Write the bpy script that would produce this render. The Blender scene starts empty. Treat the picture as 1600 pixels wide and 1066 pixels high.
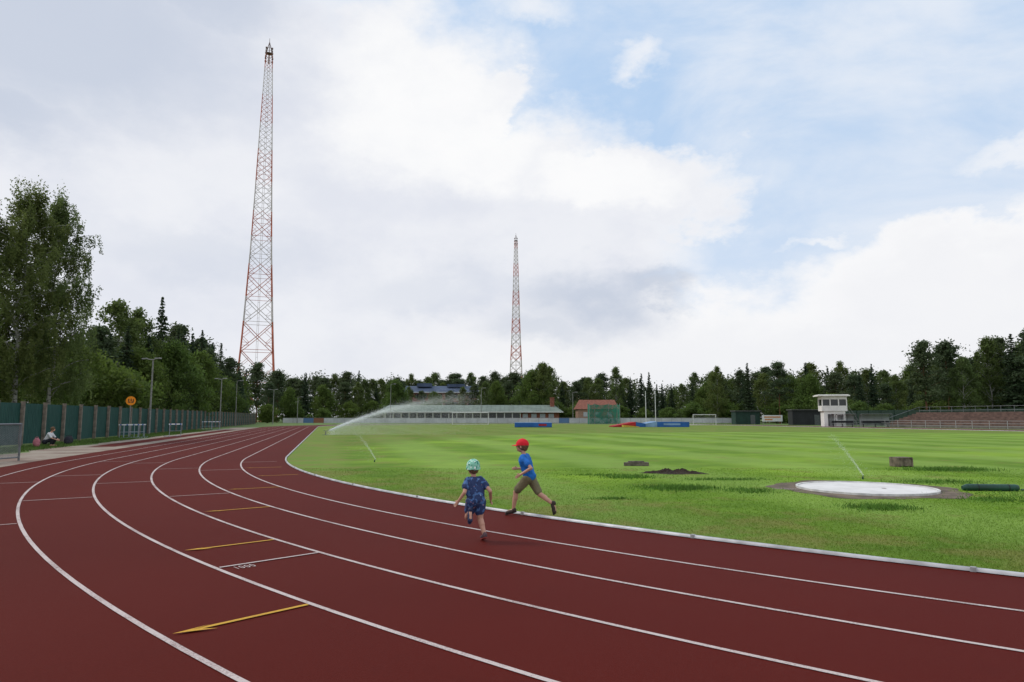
import bpy, bmesh, math, random
import numpy as np
from mathutils import Vector, Matrix
random.seed(7)
RNG=np.random.default_rng(11)
scn=bpy.context.scene
COL=scn.collection
scn.view_settings.view_transform='Standard'
scn.view_settings.look='None'
scn.view_settings.exposure=0
EYE=1.55

# ------------------------------------------------------------------ node helpers
class NT:
    def __init__(s,tree):
        s.t=tree; s.n=tree.nodes; s.l=tree.links
    def new(s,typ,**kw):
        nd=s.n.new(typ)
        for k,v in kw.items(): setattr(nd,k,v)
        return nd
    def put(s,sock,v):
        if v is None: return
        if hasattr(v,'is_output'): s.l.new(v,sock)
        else:
            if isinstance(v,(tuple,list)) and len(v)==3 and sock.type=='RGBA': v=(*v,1)
            sock.default_value=v
    def math(s,op,a,b=None,c=None,clamp=False):
        nd=s.new('ShaderNodeMath',operation=op); nd.use_clamp=clamp
        s.put(nd.inputs[0],a); s.put(nd.inputs[1],b); s.put(nd.inputs[2],c)
        return nd.outputs[0]
    def vmath(s,op,a,b=None,scale=None):
        nd=s.new('ShaderNodeVectorMath',operation=op)
        s.put(nd.inputs[0],a); s.put(nd.inputs[1],b)
        if scale is not None: s.put(nd.inputs[3],scale)
        return nd.outputs['Value'] if op in('LENGTH','DOT_PRODUCT') else nd.outputs[0]
    def mix(s,f,a,b,mode='MIX'):
        nd=s.new('ShaderNodeMix',data_type='RGBA',blend_type=mode)
        s.put(nd.inputs[0],f); s.put(nd.inputs[6],a); s.put(nd.inputs[7],b)
        return nd.outputs[2]
    def noise(s,vec,scale,detail=4,rough=.55,color=False,dist=0):
        nd=s.new('ShaderNodeTexNoise')
        if vec is not None: s.put(nd.inputs['Vector'],vec)
        nd.inputs['Scale'].default_value=scale; nd.inputs['Detail'].default_value=detail
        nd.inputs['Roughness'].default_value=rough; nd.inputs['Distortion'].default_value=dist
        return nd.outputs['Color' if color else 'Fac']
    def ss(s,v,a,b,lo=0,hi=1,smooth=True):
        nd=s.new('ShaderNodeMapRange',interpolation_type='SMOOTHSTEP' if smooth else 'LINEAR')
        s.put(nd.inputs[0],v)
        for i,x in zip((1,2,3,4),(a,b,lo,hi)): nd.inputs[i].default_value=x
        return nd.outputs[0]

def newmat(name):
    m=bpy.data.materials.new(name); m.use_nodes=True
    nt=NT(m.node_tree); b=m.node_tree.nodes['Principled BSDF']
    return m,nt,b

def plain(name,c,rough=.7,var=.25,scale=6,metal=0,bump=0,spec=.3,fine=None):
    m,nt,b=newmat(name)
    tc=nt.new('ShaderNodeTexCoord').outputs['Object']
    n=nt.noise(tc,scale,3,.6)
    c0=tuple(x*(1-var) for x in c); c1=tuple(min(1,x*(1+var)) for x in c)
    col=nt.mix(nt.ss(n,.3,.7),c0,c1)
    nt.put(b.inputs['Base Color'],col)
    b.inputs['Roughness'].default_value=rough; b.inputs['Metallic'].default_value=metal
    b.inputs['Specular IOR Level'].default_value=spec
    if bump:
        bp=nt.new('ShaderNodeBump'); bp.inputs['Strength'].default_value=bump; bp.inputs['Distance'].default_value=.01
        nt.put(bp.inputs['Height'],nt.noise(tc,fine or scale*12,5)); nt.put(b.inputs['Normal'],bp.outputs[0])
    return m

# ------------------------------------------------------------------ mesh builder
class MB:
    def __init__(s): s.v=[];s.f=[];s.m=[]
    def add(s,vs,fs,mi=0):
        o=len(s.v); s.v+= [tuple(v) for v in vs]
        s.f+=[tuple(i+o for i in f) for f in fs]; s.m+=[mi]*len(fs)
    def box(s,c,size,mi=0,rz=0,tilt=None):
        hx,hy,hz=[x/2 for x in size]
        M=Matrix.Rotation(rz,3,'Z')
        if tilt is not None: M=M@tilt
        vs=[Vector(c)+M@Vector((sx*hx,sy*hy,sz*hz)) for sz in(-1,1) for sy in(-1,1) for sx in(-1,1)]
        s.add(vs,[(0,2,3,1),(4,5,7,6),(0,1,5,4),(1,3,7,5),(3,2,6,7),(2,0,4,6)],mi)
    def cyl(s,p0,p1,r0,r1=None,n=6,mi=0,cap=True):
        if r1 is None:r1=r0
        p0=Vector(p0);p1=Vector(p1);d=(p1-p0)
        if d.length<1e-6:return
        d.normalize()
        a=Vector((0,0,1)) if abs(d.z)<.9 else Vector((1,0,0))
        u=d.cross(a).normalized();w=d.cross(u)
        vs=[]
        for p,r in((p0,r0),(p1,r1)):
            for i in range(n):
                t=2*math.pi*i/n; vs.append(p+u*(r*math.cos(t))+w*(r*math.sin(t)))
        fs=[(i,(i+1)%n,n+(i+1)%n,n+i) for i in range(n)]
        if cap: fs+=[tuple(range(n))[::-1],tuple(range(n,2*n))]
        s.add(vs,fs,mi)
    def path(s,pts,r,n=6,mi=0):
        for a,b in zip(pts[:-1],pts[1:]): s.cyl(a,b,r,r,n,mi)
    def ell(s,c,r,mi=0,nu=14,nv=9,rot=None,zmin=-1):
        vs=[];fs=[]
        for j in range(nv+1):
            ph=-math.pi/2+math.pi*j/nv
            if math.sin(ph)<zmin: ph=math.asin(zmin)
            for i in range(nu):
                t=2*math.pi*i/nu
                p=Vector((r[0]*math.cos(ph)*math.cos(t),r[1]*math.cos(ph)*math.sin(t),r[2]*math.sin(ph)))
                if rot is not None:p=rot@p
                vs.append(Vector(c)+p)
        for j in range(nv):
            for i in range(nu):
                fs.append((j*nu+i,j*nu+(i+1)%nu,(j+1)*nu+(i+1)%nu,(j+1)*nu+i))
        s.add(vs,fs,mi)
    def cap(s,p0,r0,p1,r1,n=12):
        s.cyl(p0,p1,r0,r1,n); s.ell(p0,(r0,)*3,nu=n,nv=8); s.ell(p1,(r1,)*3,nu=n,nv=8)
    def mesh(s,name,mats,smooth=False):
        me=bpy.data.meshes.new(name); me.from_pydata(s.v,[],s.f)
        for m in mats: me.materials.append(m)
        me.polygons.foreach_set('material_index',s.m)
        if smooth: me.polygons.foreach_set('use_smooth',[True]*len(s.f))
        me.update(); return me

def link(name,data,parent=None,loc=(0,0,0),rz=0,**props):
    o=bpy.data.objects.new(name,data); COL.objects.link(o)
    if parent is not None:o.parent=parent
    o.location=loc; o.rotation_euler=(0,0,rz)
    for k,v in props.items(): o[k]=v
    return o
def thing(name,label,cat,loc=(0,0,0),rz=0,group=None,data=None):
    o=link(name,data,None,loc,rz,label=label,category=cat)
    if group:o['group']=group
    return o
def part(name,mb,mats,parent,smooth=False,label=None,loc=(0,0,0),rz=0):
    if not isinstance(mats,(list,tuple)):mats=[mats]
    o=link(name,mb.mesh(name,mats,smooth),parent,loc,rz)
    if label:o['label']=label
    return o
def bevel(o,w):
    m=o.modifiers.new('Bevel','BEVEL'); m.width=w; m.segments=2; m.limit_method='ANGLE'
def copy_thing(src,loc,rz,scale=1,label=None):
    o=src.copy(); COL.objects.link(o); o.location=loc; o.rotation_euler=(0,0,rz); o.scale=(scale,)*3 if not isinstance(scale,tuple) else scale
    if label:o['label']=label
    for ch in src.children:
        c=ch.copy(); COL.objects.link(c); c.parent=o
        for g in ch.children:
            gg=g.copy(); COL.objects.link(gg); gg.parent=c
    return o

# ------------------------------------------------------------------ camera
cam=bpy.data.cameras.new('camera'); co=bpy.data.objects.new('camera',cam); COL.objects.link(co)
cam.lens=24; cam.sensor_width=36; cam.clip_end=6000; cam.clip_start=.1
co.location=(0,0,EYE); co.rotation_euler=(math.radians(90+6.36),0,0)
scn.camera=co

# ------------------------------------------------------------------ light
SUN_EL=math.radians(46); SUN_AZ=math.radians(-66)
sd=Vector((math.sin(SUN_AZ)*math.cos(SUN_EL),math.cos(SUN_AZ)*math.cos(SUN_EL),math.sin(SUN_EL)))
sl=bpy.data.lights.new('sun','SUN'); sl.energy=1.5; sl.angle=math.radians(12); sl.color=(1,.93,.82)
so=bpy.data.objects.new('sun',sl); COL.objects.link(so); so.rotation_euler=sd.to_track_quat('Z','Y').to_euler(); so.location=(0,0,60)

# ------------------------------------------------------------------ sky (world)
w=bpy.data.worlds.new('World'); scn.world=w; w.use_nodes=True
nt=NT(w.node_tree); bg=w.node_tree.nodes['Background']
sky=nt.new('ShaderNodeTexSky',sky_type='NISHITA'); sky.sun_disc=False
sky.sun_elevation=SUN_EL; sky.sun_rotation=SUN_AZ; sky.dust_density=1.5; sky.ozone_density=1.2
tc=nt.new('ShaderNodeTexCoord').outputs['Generated']
sp=nt.new('ShaderNodeSeparateXYZ'); nt.put(sp.inputs[0],tc)
az=nt.math('MULTIPLY',nt.math('ARCTAN2',sp.outputs[0],sp.outputs[1]),57.2958)
el=nt.math('MULTIPLY',nt.math('ARCSINE',sp.outputs[2]),57.2958)
cb=nt.new('ShaderNodeCombineXYZ'); nt.put(cb.inputs[0],az); nt.put(cb.inputs[1],el)
stretch=nt.vmath('MULTIPLY',tc,(1,1,1.6))
wn=nt.noise(stretch,4.5,6,.58,color=True)
warp=nt.vmath('SCALE',nt.vmath('SUBTRACT',wn,(.5,.5,.5)),None,12)
wn2=nt.noise(stretch,20,5,.62,color=True)
warp2=nt.vmath('SCALE',nt.vmath('SUBTRACT',wn2,(.5,.5,.5)),None,4.0)
P=nt.vmath('ADD',nt.vmath('ADD',cb.outputs[0],warp),warp2)
def blob(ca,ce,ra,re,src=None):
    d=nt.vmath('DIVIDE',nt.vmath('SUBTRACT',src or P,(ca,ce,0)),(ra,re,1e6))
    return nt.math('SUBTRACT',1,nt.vmath('LENGTH',d))
def mx(*a):
    r=a[0]
    for b in a[1:]: r=nt.math('MAXIMUM',r,b)
    return r
big=mx(blob(-30,16,36,25),blob(-11,22,15,13),blob(1,15,16,11.5),blob(12,19,9,4.5),blob(-3,25,5,5))
cum=mx(blob(32,7.5,13,7),blob(42,8,14,8),blob(22,4,12,5),blob(6,6,30,7),blob(33,10,8,5.5))
small=mx(blob(37.5,18,5,1.5),blob(38.5,14,3,1),blob(24,13.3,2.5,.7),blob(10,28.5,3.0,1.6),blob(1,32,5,2))
mbig=nt.ss(big,-.07,.36); mcum=nt.ss(cum,-.04,.34); msm=nt.ss(small,-.35,.95,0,.75)
wis=nt.math('MULTIPLY',nt.ss(nt.noise(nt.vmath('MULTIPLY',tc,(1,1,2.2)),3.1,6,.60,dist=.4),.34,.74),.62)
back=nt.math('MULTIPLY',nt.ss(nt.math('ABSOLUTE',az),48,70),nt.ss(nt.noise(tc,2.2,4),.4,.55))
mask=nt.math('MAXIMUM',mx(mbig,mcum,msm,wis),back)
shade_n=nt.noise(stretch,5.0,6,.58)
shade_f=nt.noise(stretch,14,5,.6)
W=(9.5,9.5,9.6); G=(7.6,7.85,8.6); D=(5.5,6.1,7.3); DD=(4.7,5.4,6.7)
edge=nt.ss(big,.02,.45,1,0)
c1=nt.mix(nt.ss(shade_n,.32,.62),G,(8.5,8.65,9.1))
c1=nt.mix(nt.math('MULTIPLY',edge,.9),c1,W)
hi=nt.ss(mx(blob(-8,25,11,8),blob(-2,22,8,6),blob(9,19.5,10,3.5)),0,.6)
c1=nt.mix(nt.math('MULTIPLY',hi,.85),c1,(9.8,9.8,9.8))
c1=nt.mix(nt.math('MULTIPLY',nt.ss(shade_f,.35,.75),.14),c1,(7.2,7.5,8.3))
P3=nt.vmath('ADD',cb.outputs[0],nt.vmath('SCALE',nt.vmath('SUBTRACT',wn,(.5,.5,.5)),None,9))
P3=nt.vmath('ADD',P3,nt.vmath('SCALE',warp2,None,.7))
topl=nt.ss(mx(blob(-36,26,21,9,P3),blob(-28,31,12,6,P3),blob(-42,20,14,5,P3)),0,.75)
c1=nt.mix(nt.math('MULTIPLY',topl,.85),c1,D)
dk=nt.ss(mx(blob(7,9.5,8.5,4.2,P3),blob(3,7,8,2.6,P3),blob(12,11,5,2.2,P3)),0,.8)
c1=nt.mix(nt.math('MULTIPLY',dk,.70),c1,DD)
dk2=nt.ss(mx(blob(-6,10.5,11,3.0,P3),blob(-25,13,14,3.2,P3)),0,.8)
c1=nt.mix(nt.math('MULTIPLY',dk2,.33),c1,D)
c1=nt.mix(nt.math('MULTIPLY',nt.ss(cum,.25,.7),.4),c1,(8.3,8.4,8.8))
blue=nt.mix(.86,nt.vmath('MULTIPLY',sky.outputs[0],(1.3,1.25,1.15)),(5.0,6.8,9.3))
blue=nt.mix(nt.ss(el,2,26,.8,0),blue,(7.5,8.1,9.1))
final=nt.mix(mask,blue,c1)
final=nt.mix(nt.ss(el,-1,9,.65,0),final,(8.4,8.5,8.8))
nt.put(bg.inputs[0],final); bg.inputs[1].default_value=.101

# ------------------------------------------------------------------ stadium geometry
DIR=Vector((-.2588,.9659,0)); NL=Vector((-.9659,-.2588,0))
C1=Vector((27.32,36.85,0)); C2=C1+DIR*84.4; R0=37.42
FO=14.5
def RK(k): return 37.70+1.180*k
def stadium(r,z,n=120):
    p=[]
    for i in range(n+1):
        a=math.radians(195+180*i/n); p.append((C1.x+r*math.cos(a),C1.y+r*math.sin(a),z))
    for i in range(n+1):
        a=math.radians(15+180*i/n); p.append((C2.x+r*math.cos(a),C2.y+r*math.sin(a),z))
    return p
def ring(mb,r0,r1,z,mi=0,n=120):
    a=stadium(r0,z,n);b=stadium(r1,z,n);k=len(a)
    mb.add(a+b,[(i,(i+1)%k,k+(i+1)%k,k+i) for i in range(k)],mi)
def sl_pt(s,off,z=0):
    p=C1+NL*(R0+off)+DIR*s; return (p.x,p.y,z)

def grass_color(nt,pos):
    big=nt.noise(pos,.16,4,.6); mid=nt.noise(pos,.8,4,.6); fine=nt.noise(pos,14,4,.7)
    c=nt.mix(nt.ss(mid,.32,.7),(.110,.205,.020),(.155,.270,.028))
    c=nt.mix(nt.ss(big,.46,.64),c,(.215,.345,.036))
    ac=nt.vmath('DOT_PRODUCT',pos,(-.9659,-.2588,0))
    st=nt.math('SINE',nt.math('MULTIPLY',nt.math('ADD',ac,nt.math('MULTIPLY',big,1.0)),1.25))
    c=nt.mix(nt.ss(st,-.7,.7,0,.50),c,(.245,.365,.080))
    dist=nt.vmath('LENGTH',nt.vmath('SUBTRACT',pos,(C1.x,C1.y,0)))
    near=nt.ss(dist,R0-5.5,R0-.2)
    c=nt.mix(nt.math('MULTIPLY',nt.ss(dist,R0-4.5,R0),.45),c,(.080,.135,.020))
    patch=nt.noise(pos,.7,5,.65)
    dry=nt.math('MULTIPLY',nt.ss(nt.math('ADD',patch,nt.math('MULTIPLY',near,.12)),.54,.72),.65)
    c=nt.mix(dry,c,(.21,.19,.06))
    c=nt.mix(nt.math('MULTIPLY',nt.ss(fine,.40,.75,.0,1),.22),c,(.06,.11,.014))
    return c,fine,mid
m_grass,nt,b=newmat('field_grass')
pos=nt.new('ShaderNodeNewGeometry').outputs['Position']
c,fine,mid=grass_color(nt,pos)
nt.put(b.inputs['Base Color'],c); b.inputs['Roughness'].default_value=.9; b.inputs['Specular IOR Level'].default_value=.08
bp=nt.new('ShaderNodeBump'); bp.inputs['Strength'].default_value=.3; bp.inputs['Distance'].default_value=.02
nt.put(bp.inputs['Height'],nt.noise(pos,30,5,.75)); nt.put(b.inputs['Normal'],bp.outputs[0])

m_blade,nt,b=newmat('grass_blades')
pos=nt.new('ShaderNodeNewGeometry').outputs['Position']
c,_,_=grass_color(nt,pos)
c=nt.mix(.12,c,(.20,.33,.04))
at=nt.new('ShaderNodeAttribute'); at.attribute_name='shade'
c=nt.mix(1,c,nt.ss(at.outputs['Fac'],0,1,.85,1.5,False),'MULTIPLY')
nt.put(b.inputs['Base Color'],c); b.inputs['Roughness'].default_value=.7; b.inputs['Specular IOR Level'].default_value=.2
tl=nt.new('ShaderNodeBsdfTranslucent'); nt.put(tl.inputs[0],c); ms=nt.new('ShaderNodeMixShader'); ms.inputs[0].default_value=.45
nt.l.new(b.outputs[0],ms.inputs[1]); nt.l.new(tl.outputs[0],ms.inputs[2]); nt.l.new(ms.outputs[0],m_blade.node_tree.nodes['Material Output'].inputs[0])

m_ground,nt,b=newmat('outer_ground')
pos=nt.new('ShaderNodeNewGeometry').outputs['Position']
c=nt.mix(nt.ss(nt.noise(pos,.35,5,.65),.35,.65),(.07,.14,.02),(.13,.19,.035))
c=nt.mix(nt.ss(nt.noise(pos,9,4,.7),.4,.7,0,.4),c,(.035,.06,.012))
nt.put(b.inputs['Base Color'],c); b.inputs['Roughness'].default_value=.95

m_track,nt,b=newmat('track_rubber')
pos=nt.new('ShaderNodeNewGeometry').outputs['Position']
g=nt.noise(pos,150,3,.85); l=nt.noise(pos,.18,4,.5); l2=nt.noise(pos,2.2,5,.7)
c=nt.mix(nt.ss(l,.3,.7),(.086,.0088,.0058),(.098,.0104,.0068))
c=nt.mix(nt.ss(l2,.5,.85,0,.28),c,(.066,.007,.005))
c=nt.mix(nt.ss(g,.52,.72,0,.40),c,(.18,.034,.023))
c=nt.mix(nt.ss(g,.28,.45,.55,0),c,(.022,.003,.002))
nt.put(b.inputs['Base Color'],c)
b.inputs['Roughness'].default_value=.75; b.inputs['Specular IOR Level'].default_value=.06
bp=nt.new('ShaderNodeBump'); bp.inputs['Strength'].default_value=.6; bp.inputs['Distance'].default_value=.006
nt.put(bp.inputs['Height'],nt.noise(pos,110,3,.8)); nt.put(b.inputs['Normal'],bp.outputs[0])

def paint(name,c,wear=.35):
    m,nt,b=newmat(name)
    pos=nt.new('ShaderNodeNewGeometry').outputs['Position']
    n=nt.noise(pos,70,4,.8); n2=nt.noise(pos,1.3,5,.6)
    f=nt.math('ADD',nt.math('MULTIPLY',n,.7),nt.math('MULTIPLY',n2,.4))
    col=nt.mix(nt.ss(f,.50,.72,0,wear*1.6),c,(.10,.018,.014))
    nt.put(b.inputs['Base Color'],col); b.inputs['Roughness'].default_value=.7; b.inputs['Specular IOR Level'].default_value=.15
    return m
m_white=paint('worn_white_paint',(.55,.47,.45),.5); m_yellow=paint('worn_yellow_paint',(.58,.33,.04),.35)

mb=MB(); mb.add([(-3000,-800,0),(3000,-800,0),(3000,4500,0),(-3000,4500,0)],[(0,1,2,3)])
link('ground',mb.mesh('ground',[m_ground]),kind='structure')
mb=MB(); ring(mb,R0-.03,R0+8.4,.004)
link('running_track',mb.mesh('running_track',[m_track]),kind='structure')
mb=MB(); p=stadium(R0-.03,.008); mb.add(p,[tuple(range(len(p)))])
link('sports_field',mb.mesh('sports_field',[m_grass]),kind='structure')
m_sand,nt,b=newmat('gravel_apron')
pos=nt.new('ShaderNodeNewGeometry').outputs['Position']
c=nt.mix(nt.ss(nt.noise(pos,.5,5,.6),.35,.6),(.19,.125,.095),(.30,.25,.20))
c=nt.mix(nt.ss(nt.noise(pos,7,5,.7),.5,.7,0,.5),c,(.11,.09,.065))
nt.put(b.inputs['Base Color'],c); b.inputs['Roughness'].default_value=.95
mb=MB()
N=60; a=[];bb=[]
for i in range(N+1):
    s=-14+95*i/N; a.append(sl_pt(s,8.3,.0035)); bb.append(sl_pt(s,11.7+.35*math.sin(i*.9)+.25*math.sin(i*2.3),.0035))
mb.add(a+bb,[(i,i+1,N+1+i+1,N+1+i) for i in range(N)])
link('gravel_path',mb.mesh('gravel_path',[m_sand]),kind='structure')
mb=MB(); mb.add([sl_pt(12,9.3,.008),sl_pt(62,9.3,.008),sl_pt(62,10.6,.008),sl_pt(12,10.6,.008)],[(0,1,2,3)])
link('runway',mb.mesh('runway',[m_track]),kind='structure')

mb=MB()
for k in range(1,7): ring(mb,RK(k)-.023,RK(k)+.023,.009,0,200)
link('lane_markings',mb.mesh('lane_markings',[m_white]),kind='structure')
def P2(deg,r,z=.0125):
    a=math.radians(deg); return Vector((C1.x+r*math.cos(a),C1.y+r*math.sin(a),z))
def bar(mb,deg,k0,k1,wd=.05,mi=0):
    p=P2(deg,RK(k0));q=P2(deg,RK(k1));d=(q-p).normalized();s=Vector((-d.y,d.x,0))*wd/2
    mb.add([p-s,q-s,q+s,p+s],[(0,1,2,3)],mi)
mb=MB()
for deg,k in((224.3,4),(214.4,3),(209.2,4),(213.4,5),(217.7,6),(204.7,2),(203.2,3),(205.4,5),(199.7,1),(207.7,6),(198.8,4),(197.2,5)):
    bar(mb,deg,k-.97,k-.03,.040)
link('start_markings',mb.mesh('start_markings',[m_white]),kind='structure')
mb=MB()
for deg,k in((226.9,5),(222.7,4),(218.2,3),(213.4,2),(208.7,1),(231.6,6),(204.0,1.0)):
    bar(mb,deg,k-.97,k-.17,.045)
    r=RK(k-.06); rr=RK(k-.30); dd=(P2(deg+.5,rr)-P2(deg,rr))
    tip=P2(deg,r,.0165); q1=P2(deg,rr,.0165)+dd*.28; q2=P2(deg,rr,.0165)-dd*.08
    q3=P2(deg,RK(k-.19),.0165)
    mb.add([tip,q1,q3,q2],[(0,1,2),(0,2,3)])
link('handover_markings',mb.mesh('handover_markings',[m_yellow]),kind='structure')
cu=bpy.data.curves.new('figures','FONT'); cu.body='1000'; cu.size=.095; cu.align_x='CENTER'; cu.space_character=1.25; cu.extrude=0
to=bpy.data.objects.new('t',cu); COL.objects.link(to)
bpy.context.view_layer.update()
me=bpy.data.meshes.new_from_object(to.evaluated_get(bpy.context.evaluated_depsgraph_get())); bpy.data.objects.remove(to)
me.materials.clear(); me.materials.append(m_white)
tt=link('distance_figures',me,kind='structure')
rad=(P2(224.8,1,0)-C1).normalized()
tt.location=(*P2(224.58,RK(3.80)).xy,.0125); tt.scale=(.95,2.0,1)
tt.rotation_euler=(0,0,math.atan2(rad.y,rad.x)+math.pi)

# kerb rail
m_alu=plain('painted_aluminium',(.46,.46,.48),.45,.25,3,metal=.2,spec=.5)
mb=MB()
prof=[stadium(R0+.030,.012,150),stadium(R0+.026,.040,150),stadium(R0+.005,.050,150),stadium(R0-.016,.042,150),stadium(R0-.02,.012,150)]
n=len(prof[0]); vs=sum(prof,[]); fs=[]
for j in range(4):
    for i in range(n): fs.append((j*n+i,j*n+(i+1)%n,(j+1)*n+(i+1)%n,(j+1)*n+i))
mb.add(vs,fs,0)
kerb=thing('track_kerb','white aluminium kerb rail along the inner edge of the track','kerb')
part('rail',mb,m_alu,kerb,True)
sm=MB(); sm.box((0,0,.030),(.054,.05,.046)); sme=sm.mesh('joint_sleeve',[plain('grey_sleeve',(.36,.36,.37),.5)])
for i in range(0,32):
    a=195.9+i*4.6
    p=P2(a,R0+.005,0); link('joint_sleeve',sme,kerb,tuple(p),math.radians(a))

# ------------------------------------------------------------------ grass blades
def grass_patch(N,ymin,ymax,hmin,hmax,inside):
    b_=RNG.uniform(-.52,.86,N); y=ymin*(ymax/ymin)**RNG.random(N); x=b_*y
    ok=inside(x,y); x=x[ok];y=y[ok]; n=len(x)
    d=np.sqrt(x*x+y*y)
    h=RNG.uniform(hmin,hmax,n)*np.clip(1.25-d/45,.6,1.1); wd=.0042*np.clip(d/9,1,3)
    a=RNG.uniform(0,2*np.pi,n); lx=RNG.normal(0,.7,n)*h; ly=RNG.normal(0,.7,n)*h
    v=np.zeros((n,3,3)); z0=.008
    v[:,0]=np.stack([x-np.cos(a)*wd,y-np.sin(a)*wd,np.full(n,z0)],1)
    v[:,1]=np.stack([x+np.cos(a)*wd,y+np.sin(a)*wd,np.full(n,z0)],1)
    v[:,2]=np.stack([x+lx,y+ly,z0+h],1)
    return v.reshape(-1,3)
def tri_mesh(name,v,mat,k=3):
    nf=len(v)//k; me=bpy.data.meshes.new(name)
    me.vertices.add(len(v)); me.vertices.foreach_set('co',v.astype(np.float32).ravel())
    me.loops.add(nf*k); me.loops.foreach_set('vertex_index',np.arange(nf*k,dtype=np.int32))
    me.polygons.add(nf); me.polygons.foreach_set('loop_start',np.arange(nf,dtype=np.int32)*k)
    me.polygons.foreach_set('loop_total',np.full(nf,k,dtype=np.int32))
    me.materials.append(mat); me.update(calc_edges=True); return me
def set_shade(me,sh):
    at=me.attributes.new('shade','FLOAT','FACE'); at.data.foreach_set('value',sh.astype(np.float32))
insidef=lambda x,y:(np.hypot(x-C1.x,y-C1.y)<R0-.03)|((y>40)&(np.abs(-.9659*(x-C1.x)-.2588*(y-C1.y))<R0-.05))
nocircle=lambda x,y: np.hypot(x-7.6,y-14.95)>1.85+.30*np.sin(np.arctan2(y-14.95,x-7.6)*5)
v=grass_patch(230000,6.3,21,.007,.024,lambda x,y:insidef(x,y)&nocircle(x,y))
me=tri_mesh('grass',v,m_blade); set_shade(me,RNG.random(len(v)//3)); link('grass',me,kind='stuff')
def tuft(cx,cy,rx,ry,n,h):
    x=cx+RNG.normal(0,rx,n);y=cy+RNG.normal(0,ry,n);hh=RNG.uniform(.4,1,n)*h
    a=RNG.uniform(0,6.28,n);wd=.009;lx=RNG.normal(0,.5,n)*hh;ly=RNG.normal(0,.5,n)*hh
    v=np.zeros((n,3,3))
    v[:,0]=np.stack([x-np.cos(a)*wd,y-np.sin(a)*wd,np.full(n,.008)],1)
    v[:,1]=np.stack([x+np.cos(a)*wd,y+np.sin(a)*wd,np.full(n,.008)],1)
    v[:,2]=np.stack([x+lx,y+ly,.008+hh],1)
    return v.reshape(-1,3)
ts=[(3.6,15.1,.42,.25,1500,.10),(3.0,17.8,.35,.2,700,.09),(6.3,11.9,.28,.2,900,.08),(12.8,20.3,.6,.3,1500,.13),(2.6,18.5,.6,.15,500,.06),
    (9.0,13.0,.3,.2,500,.07),(5.3,17.2,.5,.15,600,.07),(11.0,13.6,.9,.5,1500,.06),(1.9,13.2,.2,.1,300,.05),(5.0,14.6,.3,.3,600,.07),(10.2,16.5,.5,.3,700,.08)]
v=np.concatenate([tuft(*t) for t in ts]); m_weed=plain('weed_green',(.085,.19,.022),.8,.35,3)
link('weeds',tri_mesh('weeds',v,m_weed),kind='stuff')

# ------------------------------------------------------------------ throwing circle and field objects
m_conc,nt,b=newmat('pale_concrete')
pos=nt.new('ShaderNodeTexCoord').outputs['Object']
c=nt.mix(nt.ss(nt.noise(pos,1.5,6,.65),.35,.65),(.62,.60,.58),(.74,.72,.70))
c=nt.mix(nt.ss(nt.noise(pos,9,5,.75),.56,.78,0,.4),c,(.36,.33,.30))
nt.put(b.inputs['Base Color'],c); b.inputs['Roughness'].default_value=.7
m_dirt=plain('dry_dirt',(.14,.108,.078),.95,.45,2.5,bump=.8,fine=30)
m_soil=plain('dark_soil',(.035,.024,.017),.98,.4,8,bump=1,fine=25)
def disc(mb,r,z,n=72,mi=0,wob=0):
    vs=[]
    for i in range(n):
        t=2*math.pi*i/n; rr=r+wob*(math.sin(5*t)+.5*math.sin(11*t+1)+.5*math.sin(3*t+2))
        vs.append((rr*math.cos(t),rr*math.sin(t),z))
    mb.add(vs,[tuple(range(n))],mi)
tcirc=thing('throwing_circle','round pale concrete throwing circle set in bare dirt on the grass','throwing circle',(7.6,14.95,0))
mb=MB(); disc(mb,1.90,.014,96,0,.13); part('dirt_ring',mb,m_dirt,tcirc)
mb=MB(); n=72
disc(mb,1.33,.036,72); part('concrete_slab',mb,m_conc,tcirc)
mb=MB()
vs=[];fs=[]
for (r,z) in((1.385,.01),(1.385,.055),(1.332,.055),(1.332,.037)):
    for i in range(n):
        t=2*math.pi*i/n; vs.append((r*math.cos(t),r*math.sin(t),z))
for j in range(3):
    for i in range(n): fs.append((j*n+i,j*n+(i+1)%n,(j+1)*n+(i+1)%n,(j+1)*n+i))
mb.add(vs,fs); part('rim_band',mb,plain('white_rim',(.6,.6,.58),.6,.2),tcirc)
mb=MB(); disc(mb,.05,.040,20); o=part('drain_cover',mb,m_dirt,tcirc,loc=(.35,-.1,0))
mb=MB()
mb.add([(5.6,14.93,.0155),(6.20,14.91,.0155),(6.20,14.96,.0155),(5.6,14.98,.0155)],[(0,1,2,3)])
link('sector_markings',mb.mesh('sector_markings',[m_white]),kind='structure')
def lumpy(lx,ly,h,seed):
    r=np.random.default_rng(seed); mb=MB(); nx,ny=60,26
    vs=[]
    ph=r.uniform(0,6,12)
    for j in range(ny+1):
        for i in range(nx+1):
            x=(i/nx-.5)*2;y=(j/ny-.5)*2; rr=math.hypot(x,y)
            z=max(0,1-rr**1.5)*(.5+.22*math.sin(6*x+ph[0])*math.cos(4*y+ph[1])+.2*math.sin(13*x+ph[2])+.12*math.sin(29*x+7*y)+.45*r.random())
            edge=1+.15*math.sin(5*math.atan2(y,x)+ph[3])
            vs.append((x*lx*edge,y*ly*edge,.0+z*h))
    fs=[(j*(nx+1)+i,j*(nx+1)+i+1,(j+1)*(nx+1)+i+1,(j+1)*(nx+1)+i) for j in range(ny) for i in range(nx) if math.hypot((i+.5)/nx*2-1,(j+.5)/ny*2-1)<1]
    mb.add(vs,fs); return mb
thing('soil_pile','low heap of dark dug soil on the grass','soil heap',(4.5,19.2,.006),math.radians(-8),data=lumpy(.88,.45,.13,3).mesh('soil_pile',[m_soil]))
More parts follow.
